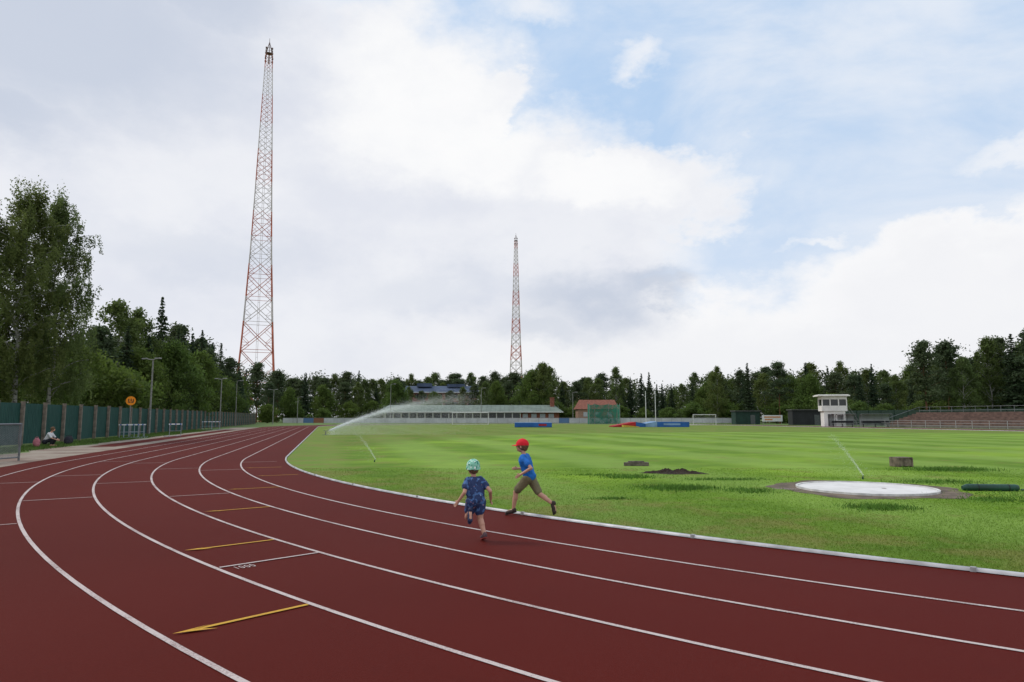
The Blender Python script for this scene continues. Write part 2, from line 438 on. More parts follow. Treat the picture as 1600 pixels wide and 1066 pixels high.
cb_=MB(); cb_.box((0,0,.15),(.48,.36,.24)); cb_.box((0,0,.285),(.52,.40,.04))
for x in(-.24,.24): cb_.box((x,-.01,.14),(.05,.40,.26))
cb_.box((0,-.182,.18),(.16,.02,.08))
o=thing('weathered_block','small weathered brown-grey block standing on the grass','block',(12.2,21.7,.0),math.radians(12),data=cb_.mesh('weathered_block',[plain('block_brown',(.17,.135,.105),.9,.45,5,bump=.7)])); bevel(o,.012)
pl=MB()
for i,(dx,dy,ll) in enumerate(((0,0,.78),(.05,.14,.70))): pl.box((dx,dy,.065),(ll,.13,.11),0,math.radians(3*i))
pl.box((0,.06,.1405),(.5,.18,.035),0,.05)
o=thing('wooden_plank_stack','small stack of grey timber planks lying on grass','plank stack',(3.95,22.0,.0),math.radians(-4),data=pl.mesh('planks',[plain('old_wood',(.13,.11,.09),.9,.4,9)])); bevel(o,.008)
m_tube=plain('dark_green_plastic',(.012,.055,.038),.45,.3,4,spec=.4)
th=thing('green_tube','dark green plastic tube lying on its side on grass','tube',(10.1,14.6,.0),math.radians(-6))
mb=MB(); mb.cyl((-.60,0,.065),(-.50,0,.075),.045,.075,20); mb.cyl((-.50,0,.075),(.45,0,.075),.075,.075,20); mb.cyl((.45,0,.075),(.50,0,.075),.075,.06,20)
part('tube_body',mb,m_tube,th,False)
mbk=plain('black_band',(.015,.02,.02),.5)
for x in(-.3,.3):
    mb=MB(); mb.cyl((x-.010,0,.075),(x+.010,0,.075),.0785,.0785,20); part('band',mb,mbk,th)
mb=MB(); pts=[(10.7+.5*i,14.6+.12*math.sin(i*1.3),.03) for i in range(14)]; mb.path(pts,.018,8)
thing('garden_hose','dark green hose running through the grass','hose',data=mb.mesh('garden_hose',[m_tube]))

# ------------------------------------------------------------------ trees
def leafmat(name,c,tr=.35):
    m,nt,b=newmat(name)
    at=nt.new('ShaderNodeAttribute'); at.attribute_name='shade'
    oi=nt.new('ShaderNodeObjectInfo').outputs['Random']
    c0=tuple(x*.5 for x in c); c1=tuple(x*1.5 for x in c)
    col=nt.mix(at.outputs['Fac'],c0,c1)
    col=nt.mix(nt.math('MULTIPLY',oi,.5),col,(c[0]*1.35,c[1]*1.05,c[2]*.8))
    nt.put(b.inputs['Base Color'],col); b.inputs['Roughness'].default_value=.65; b.inputs['Specular IOR Level'].default_value=.2
    tl=nt.new('ShaderNodeBsdfTranslucent'); nt.put(tl.inputs[0],nt.mix(.3,col,(c[0]*1.8,c[1]*1.9,c[2])))
    ms=nt.new('ShaderNodeMixShader'); ms.inputs[0].default_value=tr
    nt.l.new(b.outputs[0],ms.inputs[1]); nt.l.new(tl.outputs[0],ms.inputs[2])
    nt.l.new(ms.outputs[0],m.node_tree.nodes['Material Output'].inputs[0])
    return m
m_birchleaf=leafmat('birch_leaves',(.120,.160,.058),.48); m_spruce=leafmat('spruce_needles',(.038,.066,.034),.2)
m_pine=leafmat('pine_needles',(.066,.098,.048),.26); m_decid=leafmat('broad_leaves',(.092,.145,.036),.42); m_birchfar=leafmat('distant_birch_leaves',(.105,.150,.050),.42)
m_bbark,nt,b=newmat('birch_bark')
tcn=nt.new('ShaderNodeTexCoord').outputs['Object']
c=nt.mix(nt.ss(nt.noise(nt.vmath('MULTIPLY',tcn,(1,1,4)),2.2,5,.7),.5,.62),(.30,.29,.27),(.05,.045,.04)); nt.put(b.inputs['Base Color'],c); b.inputs['Roughness'].default_value=.85
m_bark=plain('dark_bark',(.055,.042,.032),.95,.35,5); m_pbark=plain('pine_bark',(.15,.075,.042),.95,.35,4)

def leaf_quads(cen,size,rng,flat=0.0):
    n=len(cen)
    a=rng.normal(size=(n,3)); a/=np.linalg.norm(a,axis=1,keepdims=True)
    if flat: a[:,2]*=(1-flat)
    bq=rng.normal(size=(n,3)); bq-=a*(np.sum(a*bq,1,keepdims=True)/np.sum(a*a,1,keepdims=True)); bq/=np.linalg.norm(bq,axis=1,keepdims=True)+1e-9
    s=(size*rng.uniform(.6,1.3,n))[:,None]
    v=np.stack([cen-a*s,cen+bq*s*.5,cen+a*s,cen-bq*s*.5],1)
    return v.reshape(-1,3)
def crown_mesh(name,cen,size,shade,mat,rng,flat=0):
    v=leaf_quads(cen,size,rng,flat); me=tri_mesh(name,v,mat,4); set_shade(me,np.clip(shade,0,1)); return me

def weeping(name,seed,H,W,base,ls,mat,bark):
    rng=np.random.default_rng(seed); mb=MB(); pts=[Vector((0,0,-.2))]
    for i in range(1,11): pts.append(Vector((rng.normal(0,.10)*i*.3,rng.normal(0,.10)*i*.3,H*.97*i/10)))
    for i in range(10): mb.cyl(pts[i],pts[i+1],.19*(1-i/10.6),.19*(1-(i+1)/10.6),8,cap=False)
    def tr(z):
        t=max(0,min(9.999,z/(H*.97)*10)); i=int(t); return pts[i].lerp(pts[i+1],t-i)
    cen=[];sh=[]
    for c in range(50):
        t=(c+rng.random())/50; z0=base+(H*.96-base)*t
        prof=math.sin(math.pi*min(1,t*.74+.22))**.8; th=c*2.4+rng.normal(0,.4); L=W/2*prof*rng.uniform(.6,1.05)
        rise=L*rng.uniform(.5,.9)*(1-.3*t)
        st=tr(z0); prev=st; N=7
        d=Vector((math.cos(th),math.sin(th),0)); bs=rng.uniform(.2,.75)
        for i in range(1,N+1):
            s=i/N; q=st+d*(L*s)+Vector((rng.normal(0,.08),rng.normal(0,.08),rise*(s-.45*s*s)*1.4))
            mb.cyl(prev,q,.045*(1-.8*(s-1/N))*(1-.5*t)+.006,.045*(1-.8*s)*(1-.5*t)+.006,4,cap=False); prev=q
            if s<.2: continue
            for k in range(3):
                tw=q+Vector((rng.normal(0,.30),rng.normal(0,.30),rng.normal(0,.18)))
                drop=rng.uniform(.5,2.3)*(1-.35*t); n=int(48*drop)
                f=rng.random(n); sway=rng.normal(0,.12,2)
                x=tw.x+sway[0]*f*drop+rng.normal(0,.13,n)*(1-.4*f); y=tw.y+sway[1]*f*drop+rng.normal(0,.13,n)*(1-.4*f); zz=tw.z-drop*f+rng.normal(0,.05,n)
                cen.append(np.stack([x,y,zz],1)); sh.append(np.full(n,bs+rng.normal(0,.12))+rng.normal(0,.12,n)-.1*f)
    for k in range(18):
        z0=H*rng.uniform(.8,1.0); tp=tr(min(z0,H*.96)); n=90
        c0=np.array([tp.x+rng.normal(0,.35),tp.y+rng.normal(0,.35),z0]); d=rng.normal(size=(n,3))*np.array([.22,.22,.35])
        cen.append(c0+d); sh.append(np.full(n,.5)+rng.normal(0,.15,n))
    cen=np.concatenate(cen);sh=np.concatenate(sh)
    return mb.mesh(name+'_trunk',[bark]),crown_mesh(name+'_crown',cen,ls,sh,mat,rng)

def broadleaf(name,seed,H,W,base,ncl,nl,ls,mat,bark,droop=0,trunkr=.16):
    rng=np.random.default_rng(seed); mb=MB()
    pts=[Vector((0,0,-.2))]
    for i in range(1,9):
        pts.append(Vector((rng.normal(0,.07)*i*.35,rng.normal(0,.07)*i*.35,H*.95*i/8)))
    for i in range(8): mb.cyl(pts[i],pts[i+1],trunkr*(1-i/8.6),trunkr*(1-(i+1)/8.6),8,cap=False)
    def tr(z):
        t=max(0,min(7.999,z/(H*.95)*8)); i=int(t); return pts[i].lerp(pts[i+1],t-i)
    cen=[];sh=[]
    for c in range(ncl):
        t=rng.random()**(.85 if not droop else .9); z=base+(H-base)*t
        prof=math.sin(math.pi*min(1,(t*.86+.14)))**.75 if droop==0 else (math.sin(math.pi*min(1,t*.78+.20))**.75)
        th=rng.uniform(0,6.28)
        lf=1+.22*math.sin(3*th+seed+4*t)+.15*math.sin(5*th+7*t)
        rr=W/2*prof*lf*(rng.random()**.5)
        q=Vector((math.cos(th)*rr,math.sin(th)*rr,0)); tp=tr(z)
        cz=Vector((tp.x+q.x,tp.y+q.y,z))
        if c%4==0:
            st=tr(max(base*.6,z-rr*.9-.3)); mid=st.lerp(cz,.55)+Vector((0,0,.12*rr))
            mb.cyl(st,mid,.045*trunkr/.16+.01,.03,4,cap=False); mb.cyl(mid,cz,.03,.012,4,cap=False)
        cr=(.07+.07*rng.random())*W*(.8 if droop else 1)
        k=int(nl*rng.uniform(.5,1.5))
        d=rng.normal(size=(k,3))*np.array([cr*.55,cr*.55,cr*.5])
        if droop: d[:,2]-=rng.random(k)**1.2*droop*(1 if rng.random()<.7 else .3)
        cen.append(np.array(cz)+d); base_s=rng.uniform(.1,.8)
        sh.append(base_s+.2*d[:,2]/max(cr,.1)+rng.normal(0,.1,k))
    cen=np.concatenate(cen);sh=np.concatenate(sh); m=cen[:,2]>.3; cen=cen[m];sh=sh[m]
    return mb.mesh(name+'_trunk',[bark]),crown_mesh(name+'_crown',cen,ls,sh,mat,rng)

def spruce(name,seed,H,W,ls):
    rng=np.random.default_rng(seed); mb=MB(); mb.cyl((0,0,-.2),(0,0,H*.97),.17,.02,7,cap=False)
    cen=[];sh=[]
    z=.6
    while z<H-.1:
        t=(z-.6)/(H-.6); R=W/2*(1-t)**.85+.10
        nb=int(6+6*(1-t))
        for b_ in range(nb):
            th=rng.uniform(0,6.28); L=R*rng.uniform(.6,1.18); k=max(3,int(L*10))
            s=rng.uniform(.1,1,k)
            zz=z-.35*L*s+.18*L*s*s+rng.normal(0,.06,k)
            wob=rng.normal(0,.10,k)*(1-.4*s)*max(L,.5)
            x=np.cos(th)*L*s-np.sin(th)*wob; y=np.sin(th)*L*s+np.cos(th)*wob
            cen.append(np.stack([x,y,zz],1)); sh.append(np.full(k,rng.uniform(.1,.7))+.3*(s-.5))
            if rng.random()<.25: mb.cyl((0,0,z),(math.cos(th)*L*.8,math.sin(th)*L*.8,z-.15*L),.025,.008,3,cap=False)
        z+=.26+.12*rng.random()
    cen=np.concatenate(cen);sh=np.concatenate(sh)
    return mb.mesh(name+'_trunk',[m_bark]),crown_mesh(name+'_crown',cen,ls,sh,m_spruce,rng,.45)

def pine(name,seed,H,W,ls,base=.35):
    rng=np.random.default_rng(seed); mb=MB()
    pts=[Vector((0,0,-.2))]
    for i in range(1,7): pts.append(Vector((rng.normal(0,.12),rng.normal(0,.12),H*.94*i/6)))
    for i in range(6): mb.cyl(pts[i],pts[i+1],.19*(1-i/6.8),.19*(1-(i+1)/6.8),7,cap=False)
    cen=[];sh=[]
    for c in range(64):
        t=rng.random(); z=H*(base+(1-base)*t*.97); prof=(1-t)**.62*(.45+.55*min(1,t*4+.4))+.06
        th=rng.uniform(0,6.28); rr=W/2*prof*rng.uniform(.1,1.15)
        cz=np.array([math.cos(th)*rr,math.sin(th)*rr,z+.12*rr]); cr=W*rng.uniform(.055,.11)
        k=int(105*rng.uniform(.6,1.3)); d=rng.normal(size=(k,3))*np.array([cr,cr,cr*.5])
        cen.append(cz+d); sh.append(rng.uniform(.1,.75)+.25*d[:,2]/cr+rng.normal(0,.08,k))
        mb.cyl((0,0,z-.3*rr),tuple(cz),.04,.015,4,cap=False)
    cen=np.concatenate(cen);sh=np.concatenate(sh)
    return mb.mesh(name+'_trunk',[m_pbark]),crown_mesh(name+'_crown',cen,ls,sh,m_pine,rng,.2)

PROTO={}
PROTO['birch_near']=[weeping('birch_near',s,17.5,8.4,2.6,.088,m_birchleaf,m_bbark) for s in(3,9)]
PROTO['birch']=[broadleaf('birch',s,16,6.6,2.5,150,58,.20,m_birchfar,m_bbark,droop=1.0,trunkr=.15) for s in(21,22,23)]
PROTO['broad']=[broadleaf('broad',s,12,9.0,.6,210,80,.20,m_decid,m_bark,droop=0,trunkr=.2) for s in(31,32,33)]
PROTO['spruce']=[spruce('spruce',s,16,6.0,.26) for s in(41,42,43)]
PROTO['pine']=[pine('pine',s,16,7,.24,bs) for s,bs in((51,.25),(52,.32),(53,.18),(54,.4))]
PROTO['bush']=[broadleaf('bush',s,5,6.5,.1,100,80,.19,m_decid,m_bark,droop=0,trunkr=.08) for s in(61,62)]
PH={'birch_near':17.5,'birch':16,'broad':12,'spruce':16,'pine':16,'bush':5}
LAB={'birch_near':('birch_tree','tall leafy birch with drooping branches behind the green fence','tree','birches behind the fence'),
 'birch':('birch_tree','leafy birch with pale trunk in the tree belt','tree','birches around the stadium'),
 'broad':('broadleaf_tree','rounded dark green broadleaf tree behind the fence','tree','broadleaf trees around the stadium'),
 'spruce':('spruce_tree','dark pointed spruce in the tree belt','tree','spruces around the stadium'),
 'pine':('pine_tree','dark green pine with reddish trunk','tree','pines around the stadium'),
 'bush':('shrub','dense green shrub at the foot of the trees','shrub','shrubs along the tree belt')}
RAD={'birch_near':3.2,'birch':3,'broad':4,'spruce':2.4,'pine':3,'bush':3.4}
cnt={}
def tree(kind,bt,y,h,wf=1.0):
    r=RAD[kind]*h/PH[kind]*wf+.6
    if bt<-.37:
        ymin=(16.59+r)/(abs(bt)-.268)
        if y<ymin: h=EYE+(h-EYE)*ymin/y; y=ymin
    x=bt*y
    i=cnt.get(kind,0); cnt[kind]=i+1
    tr,cr=PROTO[kind][i%len(PROTO[kind])]; nm,lab,cat,grp=LAB[kind]
    o=thing(nm,lab,cat,(x,y,0),random.uniform(0,6.28),grp); s=h/PH[kind]; o.scale=(s*wf,s*wf,s)
    link('trunk',tr,o); link('crown',cr,o); return o
for bt,y,h,k,wf in[(-.728,47,18.0,'birch_near',.95),(-.675,50,18.2,'birch_near',.80),(-.80,46,17.5,'birch_near',1),(-.605,74,11.5,'pine',1.0),
    (-.580,82,15.4,'birch',1.05),(-.550,86,15.4,'birch',.9),(-.518,90,17.5,'spruce',.8),(-.567,78,12.0,'spruce',1),(-.592,76,11.0,'spruce',1.1),(-.535,84,11.6,'spruce',1),
    (-.500,90,11.0,'broad',1.0),(-.458,108,11.2,'broad',.9),(-.545,80,9.0,'broad',1),(-.64,62,8.0,'broad',1),(-.70,56,8.0,'broad',1.0),(-.605,66,6.5,'bush',1),(-.57,72,6.0,'bush',1),
    (-.484,104,15.6,'spruce',.8),(-.471,108,15.0,'spruce',.8),(-.457,114,16.2,'spruce',.75),(-.440,122,14.9,'spruce',.8),(-.428,128,15.6,'spruce',.75),(-.447,118,13.4,'pine',1),
    (-.415,138,13.6,'pine',1),(-.40,150,13.4,'spruce',1),(-.425,132,9,'broad',1),(-.445,120,8.5,'broad',1),
    (.045,205,17.6,'birch',1.2),(.03,208,14.8,'broad',1),(.152,214,17.0,'birch',.8),(.30,170,14.2,'birch',.9),(.345,165,14.6,'spruce',.9),(.39,160,14.5,'pine',.9),
    (.605,122,15.2,'pine',1.0),(.638,126,15.6,'pine',1.1),(.70,124,15.8,'birch',1.0),(.735,120,16.4,'spruce',1.1),(.715,126,16.4,'pine',.9),(.77,118,17.0,'pine',1),(.66,120,12,'birch',1),
    (-.170,215,12.5,'broad',.9),(-.150,222,11.5,'birch',1),(-.132,220,10.0,'pine',1),(-.113,222,9.4,'broad',.9),(-.090,224,10.2,'pine',1.2),(-.072,222,11.2,'birch',1),(-.055,220,12.0,'pine',1.1),(-.04,215,12.5,'birch',1)]:
    tree(k,bt,y,h,wf)
prof=[(-.75,500),(-.52,505),(-.44,545),(-.41,566),(-.33,576),(-.225,576),(-.16,586),(-.038,582),(.042,574),(.095,587),(.15,584),(.235,594),(.30,577),(.39,572),(.45,570),(.535,562),(.57,588),(.60,550),(.66,550),(.69,542),(.75,532),(.95,510)]
def top(b): return np.interp(b,[p[0] for p in prof],[(652-p[1])/1067 for p in prof])
def dist(b): return np.interp(b,[-.6,-.45,-.36,-.2,.1,.3,.5,.8],[100,128,185,228,228,185,150,128])
rr=random.Random(5)
for row,(dd,hf,sp0) in enumerate(((0,.86,4.0),(13,1.0,4.4),(28,1.04,5.2))):
    b_=-.53
    while b_<.92:
        y=dist(b_)+dd+rr.uniform(-4,4)
        if -.18<b_<-.03: y=max(y,262+dd*.5)
        h=EYE+top(b_)*y*hf*rr.uniform(.74,1.05)
        u=rr.random()
        if b_<-.3: k='spruce' if u<.4 else ('pine' if u<.85 else 'broad')
        elif b_<.12: k='pine' if u<.5 else('birch' if u<.78 else('spruce' if u<.92 else 'broad'))
        else: k='pine' if u<.28 else('birch' if u<.55 else('spruce' if u<.85 else 'broad'))
        wf=rr.uniform(.95,1.25)
        if k=='broad': h*=.9; wf*=.8
        if k=='spruce': wf*=.85; h*=1.04
        tree(k,b_,y,h,wf)
        b_+=sp0/y*rr.uniform(.75,1.35)*1.25
b_=-.56
while b_<.95:
    y=dist(b_)-8+rr.uniform(-3,3)
    tree('bush',b_,y,rr.uniform(3.6,6.4),rr.uniform(.9,1.3)); b_+=6.5/y*rr.uniform(.8,1.3)
rng=np.random.default_rng(77)
cs=[];sh=[]
for i in range(2600):
    bt=rng.uniform(-.9,1.05); y=dist(bt)+rng.uniform(24,50)
    if bt<-.37: y=max(y,30/(abs(bt)-.268))
    if -.2<bt<0: y+=30
    hmax=EYE+top(bt)*y*(.76+.10*math.sin(bt*170)*math.sin(bt*61)); n=55
    z=rng.random()**.8*hmax; cs.append(np.array([bt*y,y,z])+rng.normal(size=(n,3))*np.array([1.5,1.5,1.0])); sh.append(np.full(n,rng.uniform(0,.6)))
me=crown_mesh('forest_mass',np.concatenate(cs),.42,np.concatenate(sh),m_pine,rng); link('distant_forest',me,kind='stuff')

# ------------------------------------------------------------------ masts
m_red=plain('mast_red',(.47,.125,.075),.7,.2,.3); m_mw=plain('mast_white',(.55,.50,.49),.7,.12,.3); m_md=plain('mast_dark',(.16,.10,.09),.7)
def mast(loc,rz,label,scale_r=1.0,wf=1.0):
    zz=[0,24,38,63,88,114,141,150]; ww=[17.5,13.4,11.6,8.8,6.9,5.1,3.1,2.2]
    wd=lambda z: wf*float(np.interp(z,zz,ww))
    o=thing('radio_mast',label,'radio mast',loc,rz,'lattice radio masts')
    lev=[0]
    while lev[-1]<142: lev.append(lev[-1]+max(3.2,wd(lev[-1])*.92))
    lev[-1]=145
    bands={}
    def corner(z,i):
        h=wd(z)/2; return Vector(((-h,h,h,-h)[i],(-h,-h,h,h)[i],z))
    for j in range(len(lev)-1):
        z0,z1=lev[j],lev[j+1]; zm=(z0+z1)/2
        for half in range(2):
            a0=z0 if half==0 else zm; a1=zm if half==0 else z1
            mb=bands.setdefault(0 if a1<36 else 1+int((a0+a1)/2/11.5),MB())
            rl=(.25-.0010*zm)*scale_r; rb=(.135-.0005*zm)*scale_r
            for i in range(4):
                k=(i+1)%4
                mb.cyl(corner(a0,i),corner(a1,i),rl,rl,5,cap=False)
                mid0=(corner(zm,i)+corner(zm,k))/2
                if half==0:
                    mb.cyl(corner(z0,i),mid0,rb,rb,4,cap=False); mb.cyl(corner(z0,k),mid0,rb,rb,4,cap=False)
                    mb.cyl(corner(z0,i),corner(z0,k),rb*.7,rb*.7,4,cap=False)
                    if z0<105:
                        q=(corner(z0,i)+mid0)/2; q2=(corner(z0,k)+mid0)/2
                        mb.cyl(q,corner((z0+zm)/2,i),rb*.55,rb*.55,4,cap=False); mb.cyl(q2,corner((z0+zm)/2,k),rb*.55,rb*.55,4,cap=False)
                        mb.cyl(q,corner(zm,i),rb*.55,rb*.55,4,cap=False); mb.cyl(q2,corner(zm,k),rb*.55,rb*.55,4,cap=False)
                else:
                    mb.cyl(mid0,corner(z1,i),rb,rb,4,cap=False); mb.cyl(mid0,corner(z1,k),rb,rb,4,cap=False)
                    if z0<105:
                        q=(corner(z1,i)+mid0)/2; q2=(corner(z1,k)+mid0)/2
                        mb.cyl(q,corner(zm,i),rb*.55,rb*.55,4,cap=False); mb.cyl(q2,corner(zm,k),rb*.55,rb*.55,4,cap=False)
    for kb,mb in bands.items():
        part('lattice_section',mb,m_red if (kb==0 or kb%2==1) else m_mw,o)
    T=MB()
    T.box((0,0,145.1),(2.2,2.2,.2))
    for i in range(4):
        T.cyl(corner(145,i),Vector((0,0,150)),.10,.08,4)
        for q in range(3): T.box(corner(142.4+2.2*q,i)*1.0,(.6,.6,.6))
        T.cyl(corner(147,i),corner(147,(i+1)%4),.07,.07,4)
    T.cyl((0,0,141),(0,0,151.5),.22,.08,5)
    part('antenna_top',T,m_md,o)
    L=MB()
    for x in(-.3,.3): L.cyl((x,0,0),(x,0,144),.06*scale_r,.06*scale_r,4,cap=False)
    for z in range(0,144,3): L.cyl((-.3,0,z),(.3,0,z),.05,.05,4,cap=False)
    part('ladder',L,m_mw,o)
mast((-96.5,257,0),math.radians(21),'tall tapering red and white lattice radio mast above the trees',1.0,.88)
mast((3.2,546,0),math.radians(1),'distant red and white lattice radio mast behind buildings and trees',1.6,.80)

# ------------------------------------------------------------------ green board fence
m_fence,nt,b=newmat('green_boards')
tcn=nt.new('ShaderNodeTexCoord').outputs['Object']
n=nt.noise(nt.vmath('MULTIPLY',tcn,(8,8,1)),1.2,4,.6); n2=nt.noise(tcn,.35,4,.6)
c=nt.mix(nt.ss(n,.3,.7),(.010,.050,.042),(.024,.085,.070)); c=nt.mix(nt.ss(n2,.4,.7,0,.5),c,(.035,.09,.078))
nt.put(b.inputs['Base Color'],c); b.inputs['Roughness'].default_value=.75; b.inputs['Specular IOR Level'].default_value=.2
m_post=plain('weathered_post',(.20,.165,.135),.9,.35,3)
fs_,fe=-22,138
fz=thing('green_board_fence','tall dark green timber fence with brown posts beside the track','fence',sl_pt(0,FO,0),math.atan2(DIR.y,DIR.x))
mb=MB(); x=fs_
while x<fe:
    mb.box((x+.095,0,1.2),(.185,.022,2.2+random.uniform(-.012,.012)),0); x+=.2
part('boards',mb,m_fence,fz)
dr=plain('dark_rail',(.012,.04,.035),.8)
for z in(.5,1.3,2.05):
    mb=MB(); mb.box(((fs_+fe)/2,.035,z),(fe-fs_,.045,.10)); part('rail',mb,dr,fz)
pm=MB(); pm.box((0,0,1.17),(.15,.17,2.34)); pm.box((0,0,2.36),(.19,.21,.05)); pmesh=pm.mesh('post',[m_post])
x=fs_
while x<=fe:
    o=link('post',pmesh,fz,(x,-.105,0)); x+=3.0
n=30000; s=RNG.uniform(-8,60,n); off=RNG.uniform(11.6,14.2,n)
px=C1.x+NL.x*(R0+off)+DIR.x*s; py=C1.y+NL.y*(R0+off)+DIR.y*s
hh=RNG.uniform(.04,.16,n); a=RNG.uniform(0,6.28,n); wd=.012
v=np.zeros((n,3,3)); v[:,0]=np.stack([px-np.cos(a)*wd,py-np.sin(a)*wd,np.zeros(n)],1); v[:,1]=np.stack([px+np.cos(a)*wd,py+np.sin(a)*wd,np.zeros(n)],1)
v[:,2]=np.stack([px+RNG.normal(0,.4,n)*hh,py+RNG.normal(0,.4,n)*hh,hh],1)
link('verge_grass',tri_mesh('verge_grass',v.reshape(-1,3),plain('verge_green',(.08,.14,.025),.8,.4,.7)),kind='stuff')

# ------------------------------------------------------------------ chain link panel
m_galv=plain('galvanised_steel',(.17,.18,.19),.5,.15,5,metal=.4,spec=.5)
g=thing('mesh_barrier','grey steel frame barrier with wire mesh beside the track','barrier',(-17.9,20.0,0),math.radians(87))
mb=MB()
for x in(0,1.6,3.15,4.75): mb.cyl((x,0,0),(x,0,1.34),.035,.035,8)
mb.cyl((0,0,1.3),(4.75,0,1.3),.032,.032,8); mb.cyl((0,0,.12),(4.75,0,.12),.025,.025,8)
part('frame',mb,m_galv,g)
def clip(xa,za,xb,zb):
    dx=xb-xa; t0,t1=0,1
    for lim,s_ in((0,1),(4.75,-1)):
        fa=(xa-lim)*s_; fb=(xb-lim)*s_
        if fa<0 and fb<0: return None
        if fa<0: t0=max(t0,fa/(fa-fb))
        if fb<0: t1=min(t1,fa/(fa-fb))
    return (xa+dx*t0,za+(zb-za)*t0,xa+dx*t1,za+(zb-za)*t1)
mb=MB(); x=-1.15
while x<4.75:
    for sgn in(1,-1):
        xa=x if sgn==1 else x+1.18; xb=x+1.18 if sgn==1 else x
        q=clip(xa,.12,xb,1.3)
        if q: mb.cyl((q[0],0,q[1]),(q[2],0,q[3]),.006,.006,3,cap=False)
    x+=.065
part('wire_mesh',mb,m_galv,g)

# ------------------------------------------------------------------ hurdles
m_hb=plain('hurdle_board',(.70,.70,.70),.5,.1); m_hs=plain('hurdle_steel',(.30,.34,.40),.4,.1,metal=.3); m_hblue=plain('hurdle_blue',(.04,.12,.38),.5)
def hurdle_proto(name):
    o=thing(name,'white topped athletics hurdle on steel legs standing by the track','hurdle',(0,0,0),0,'hurdles beside the track')
    mb=MB(); mb.box((0,0,.99),(1.2,.025,.085)); part('top_bar',mb,m_hb,o)
    for x in(-.45,0,.45):
        mb=MB(); mb.box((x,-.0145,.99),(.12,.003,.08)); part('stripe',mb,m_hblue,o)
    mb=MB()
    for x in(-.52,.52):
        mb.cyl((x,0,.04),(x,0,.96),.02,.02,8); mb.cyl((x,0,.03),(x,.62,.03),.024,.024,8); mb.cyl((x,.56,.03),(x,.56,.08),.03,.03,8)
    mb.cyl((-.52,0,.45),(.52,0,.45),.014,.014,6); mb.cyl((-.52,0,.05),(.52,0,.05),.014,.014,6); part('frame',mb,m_hs,o); return o
h1=hurdle_proto('hurdle')
hl=[(-28.3,50.6,.1),(-28.15,50.95,.12),(-28.4,51.3,.08),(-28.2,51.65,.15),(-28.3,52.0,.1),(-27.0,55.2,1.1),(-37.0,83.5,.3),(-36.2,84.0,.9)]
h1.location=(hl[0][0],hl[0][1],0); h1.rotation_euler=(0,0,hl[0][2])
for x,y,r in hl[1:]: copy_thing(h1,(x,y,0),r)

# ------------------------------------------------------------------ round sign + lamps
m_or=plain('sign_orange',(.90,.28,.01),.5,.05); m_blk=plain('sign_black',(.02,.02,.02),.5); m_pole=plain('grey_pole',(.22,.22,.21),.6,.2)
s=thing('round_sign','round orange sign with black crowd pictogram above the fence','sign',(-30.6,55.0,0),math.radians(28))
mb=MB(); mb.cyl((0,.04,0),(0,.04,3.2),.035,.035,8); part('pole',mb,m_pole,s)
mb=MB(); mb.cyl((0,0,2.85),(0,-.02,2.85),.36,.36,32); part('sign_face',mb,m_or,s)
mb=MB()
for x,z,r in((-.15,2.96,.045),(.02,2.98,.045),(.17,2.94,.045)): mb.cyl((x,-.021,z),(x,-.026,z),r,r,12)
for x,z in((-.15,2.84),(.02,2.86),(.17,2.82)): mb.box((x,-.0235,z),(.075,.005,.14))
mb.box((0,-.0235,2.70),(.42,.005,.035)); mb.box((-.11,-.0235,2.755),(.05,.005,.08)); mb.box((.1,-.0235,2.755),(.05,.005,.08))
part('pictogram',mb,m_blk,s)
m_lh=plain('lamp_head',(.3,.3,.3),.5)
def lamp(x,y,h,style,rz=0):
    o=thing('street_lamp',{'T':'slim grey lamp post with flat double head beside the fence','C':'slim grey lamp post with curved arm','S':'slim grey lamp post with short arm'}[style],'street lamp',(x,y,0),rz,'lamp posts around the stadium')
    mb=MB(); mb.cyl((0,0,0),(0,0,h-.2),.10,.06,8)
    if style=='C': mb.path([(0,0,h-.25),(.1,0,h-.02),(.35,0,h+.12),(.8,0,h+.15)],.05,8)
    else: mb.cyl((-.05,0,h-.15),(.7 if style=='S' else .5,0,h),.05,.05,6)
    if style=='T': mb.cyl((.05,0,h-.15),(-.9,0,h),.05,.05,6)
    part('pole',mb,m_pole,o)
    hx=.95 if style!='T' else .55
    mb=MB(); mb.box((hx,0,h+.1 if style=='C' else h),(.6,.2,.12)); part('lamp_head',mb,m_lh,o)
    if style=='T':
        mb=MB(); mb.box((-.95,0,h),(.5,.2,.12)); part('lamp_head',mb,m_lh,o)
for x,y,h,st in((-32.9,62.4,6.9,'T'),(-44.2,104,7.4,'T'),(-48.3,120,7.8,'C'),(-52.2,150,7.6,'T'),(-31.0,175,10,'S'),(-52.5,168,6.5,'S'),(15.8,178,8,'S'),(-8.0,178,9,'C')): lamp(x,y,h,st,random.uniform(-.3,.3))

# ------------------------------------------------------------------ white perimeter boards
m_brd=plain('white_boards',(.46,.47,.50),.7,.15,.4); m_brd2=plain('blue_boards',(.10,.18,.34),.7,.1); m_brd3=plain('rust_boards',(.26,.11,.07),.7)
pf=thing('perimeter_board_fence','low white panel fence around the far end of the track','fence',(0,168,0))
x=-56; i=0
while x<59:
    m_=m_brd3 if i==3 else(m_brd2 if i in(2,27) else m_brd)
    mb=MB(); mb.box((x+1.24,0,.72+.0),(2.44,.04,1.15)); part('panel',mb,m_,pf); x+=2.5;i+=1
mb=MB(); x=-56
while x<59.5: mb.box((x,.07,.68),(.08,.08,1.36)); x+=2.5
mb.box((1.5,.07,1.38),(115,.06,.05)); part('frame',mb,m_pole,pf)

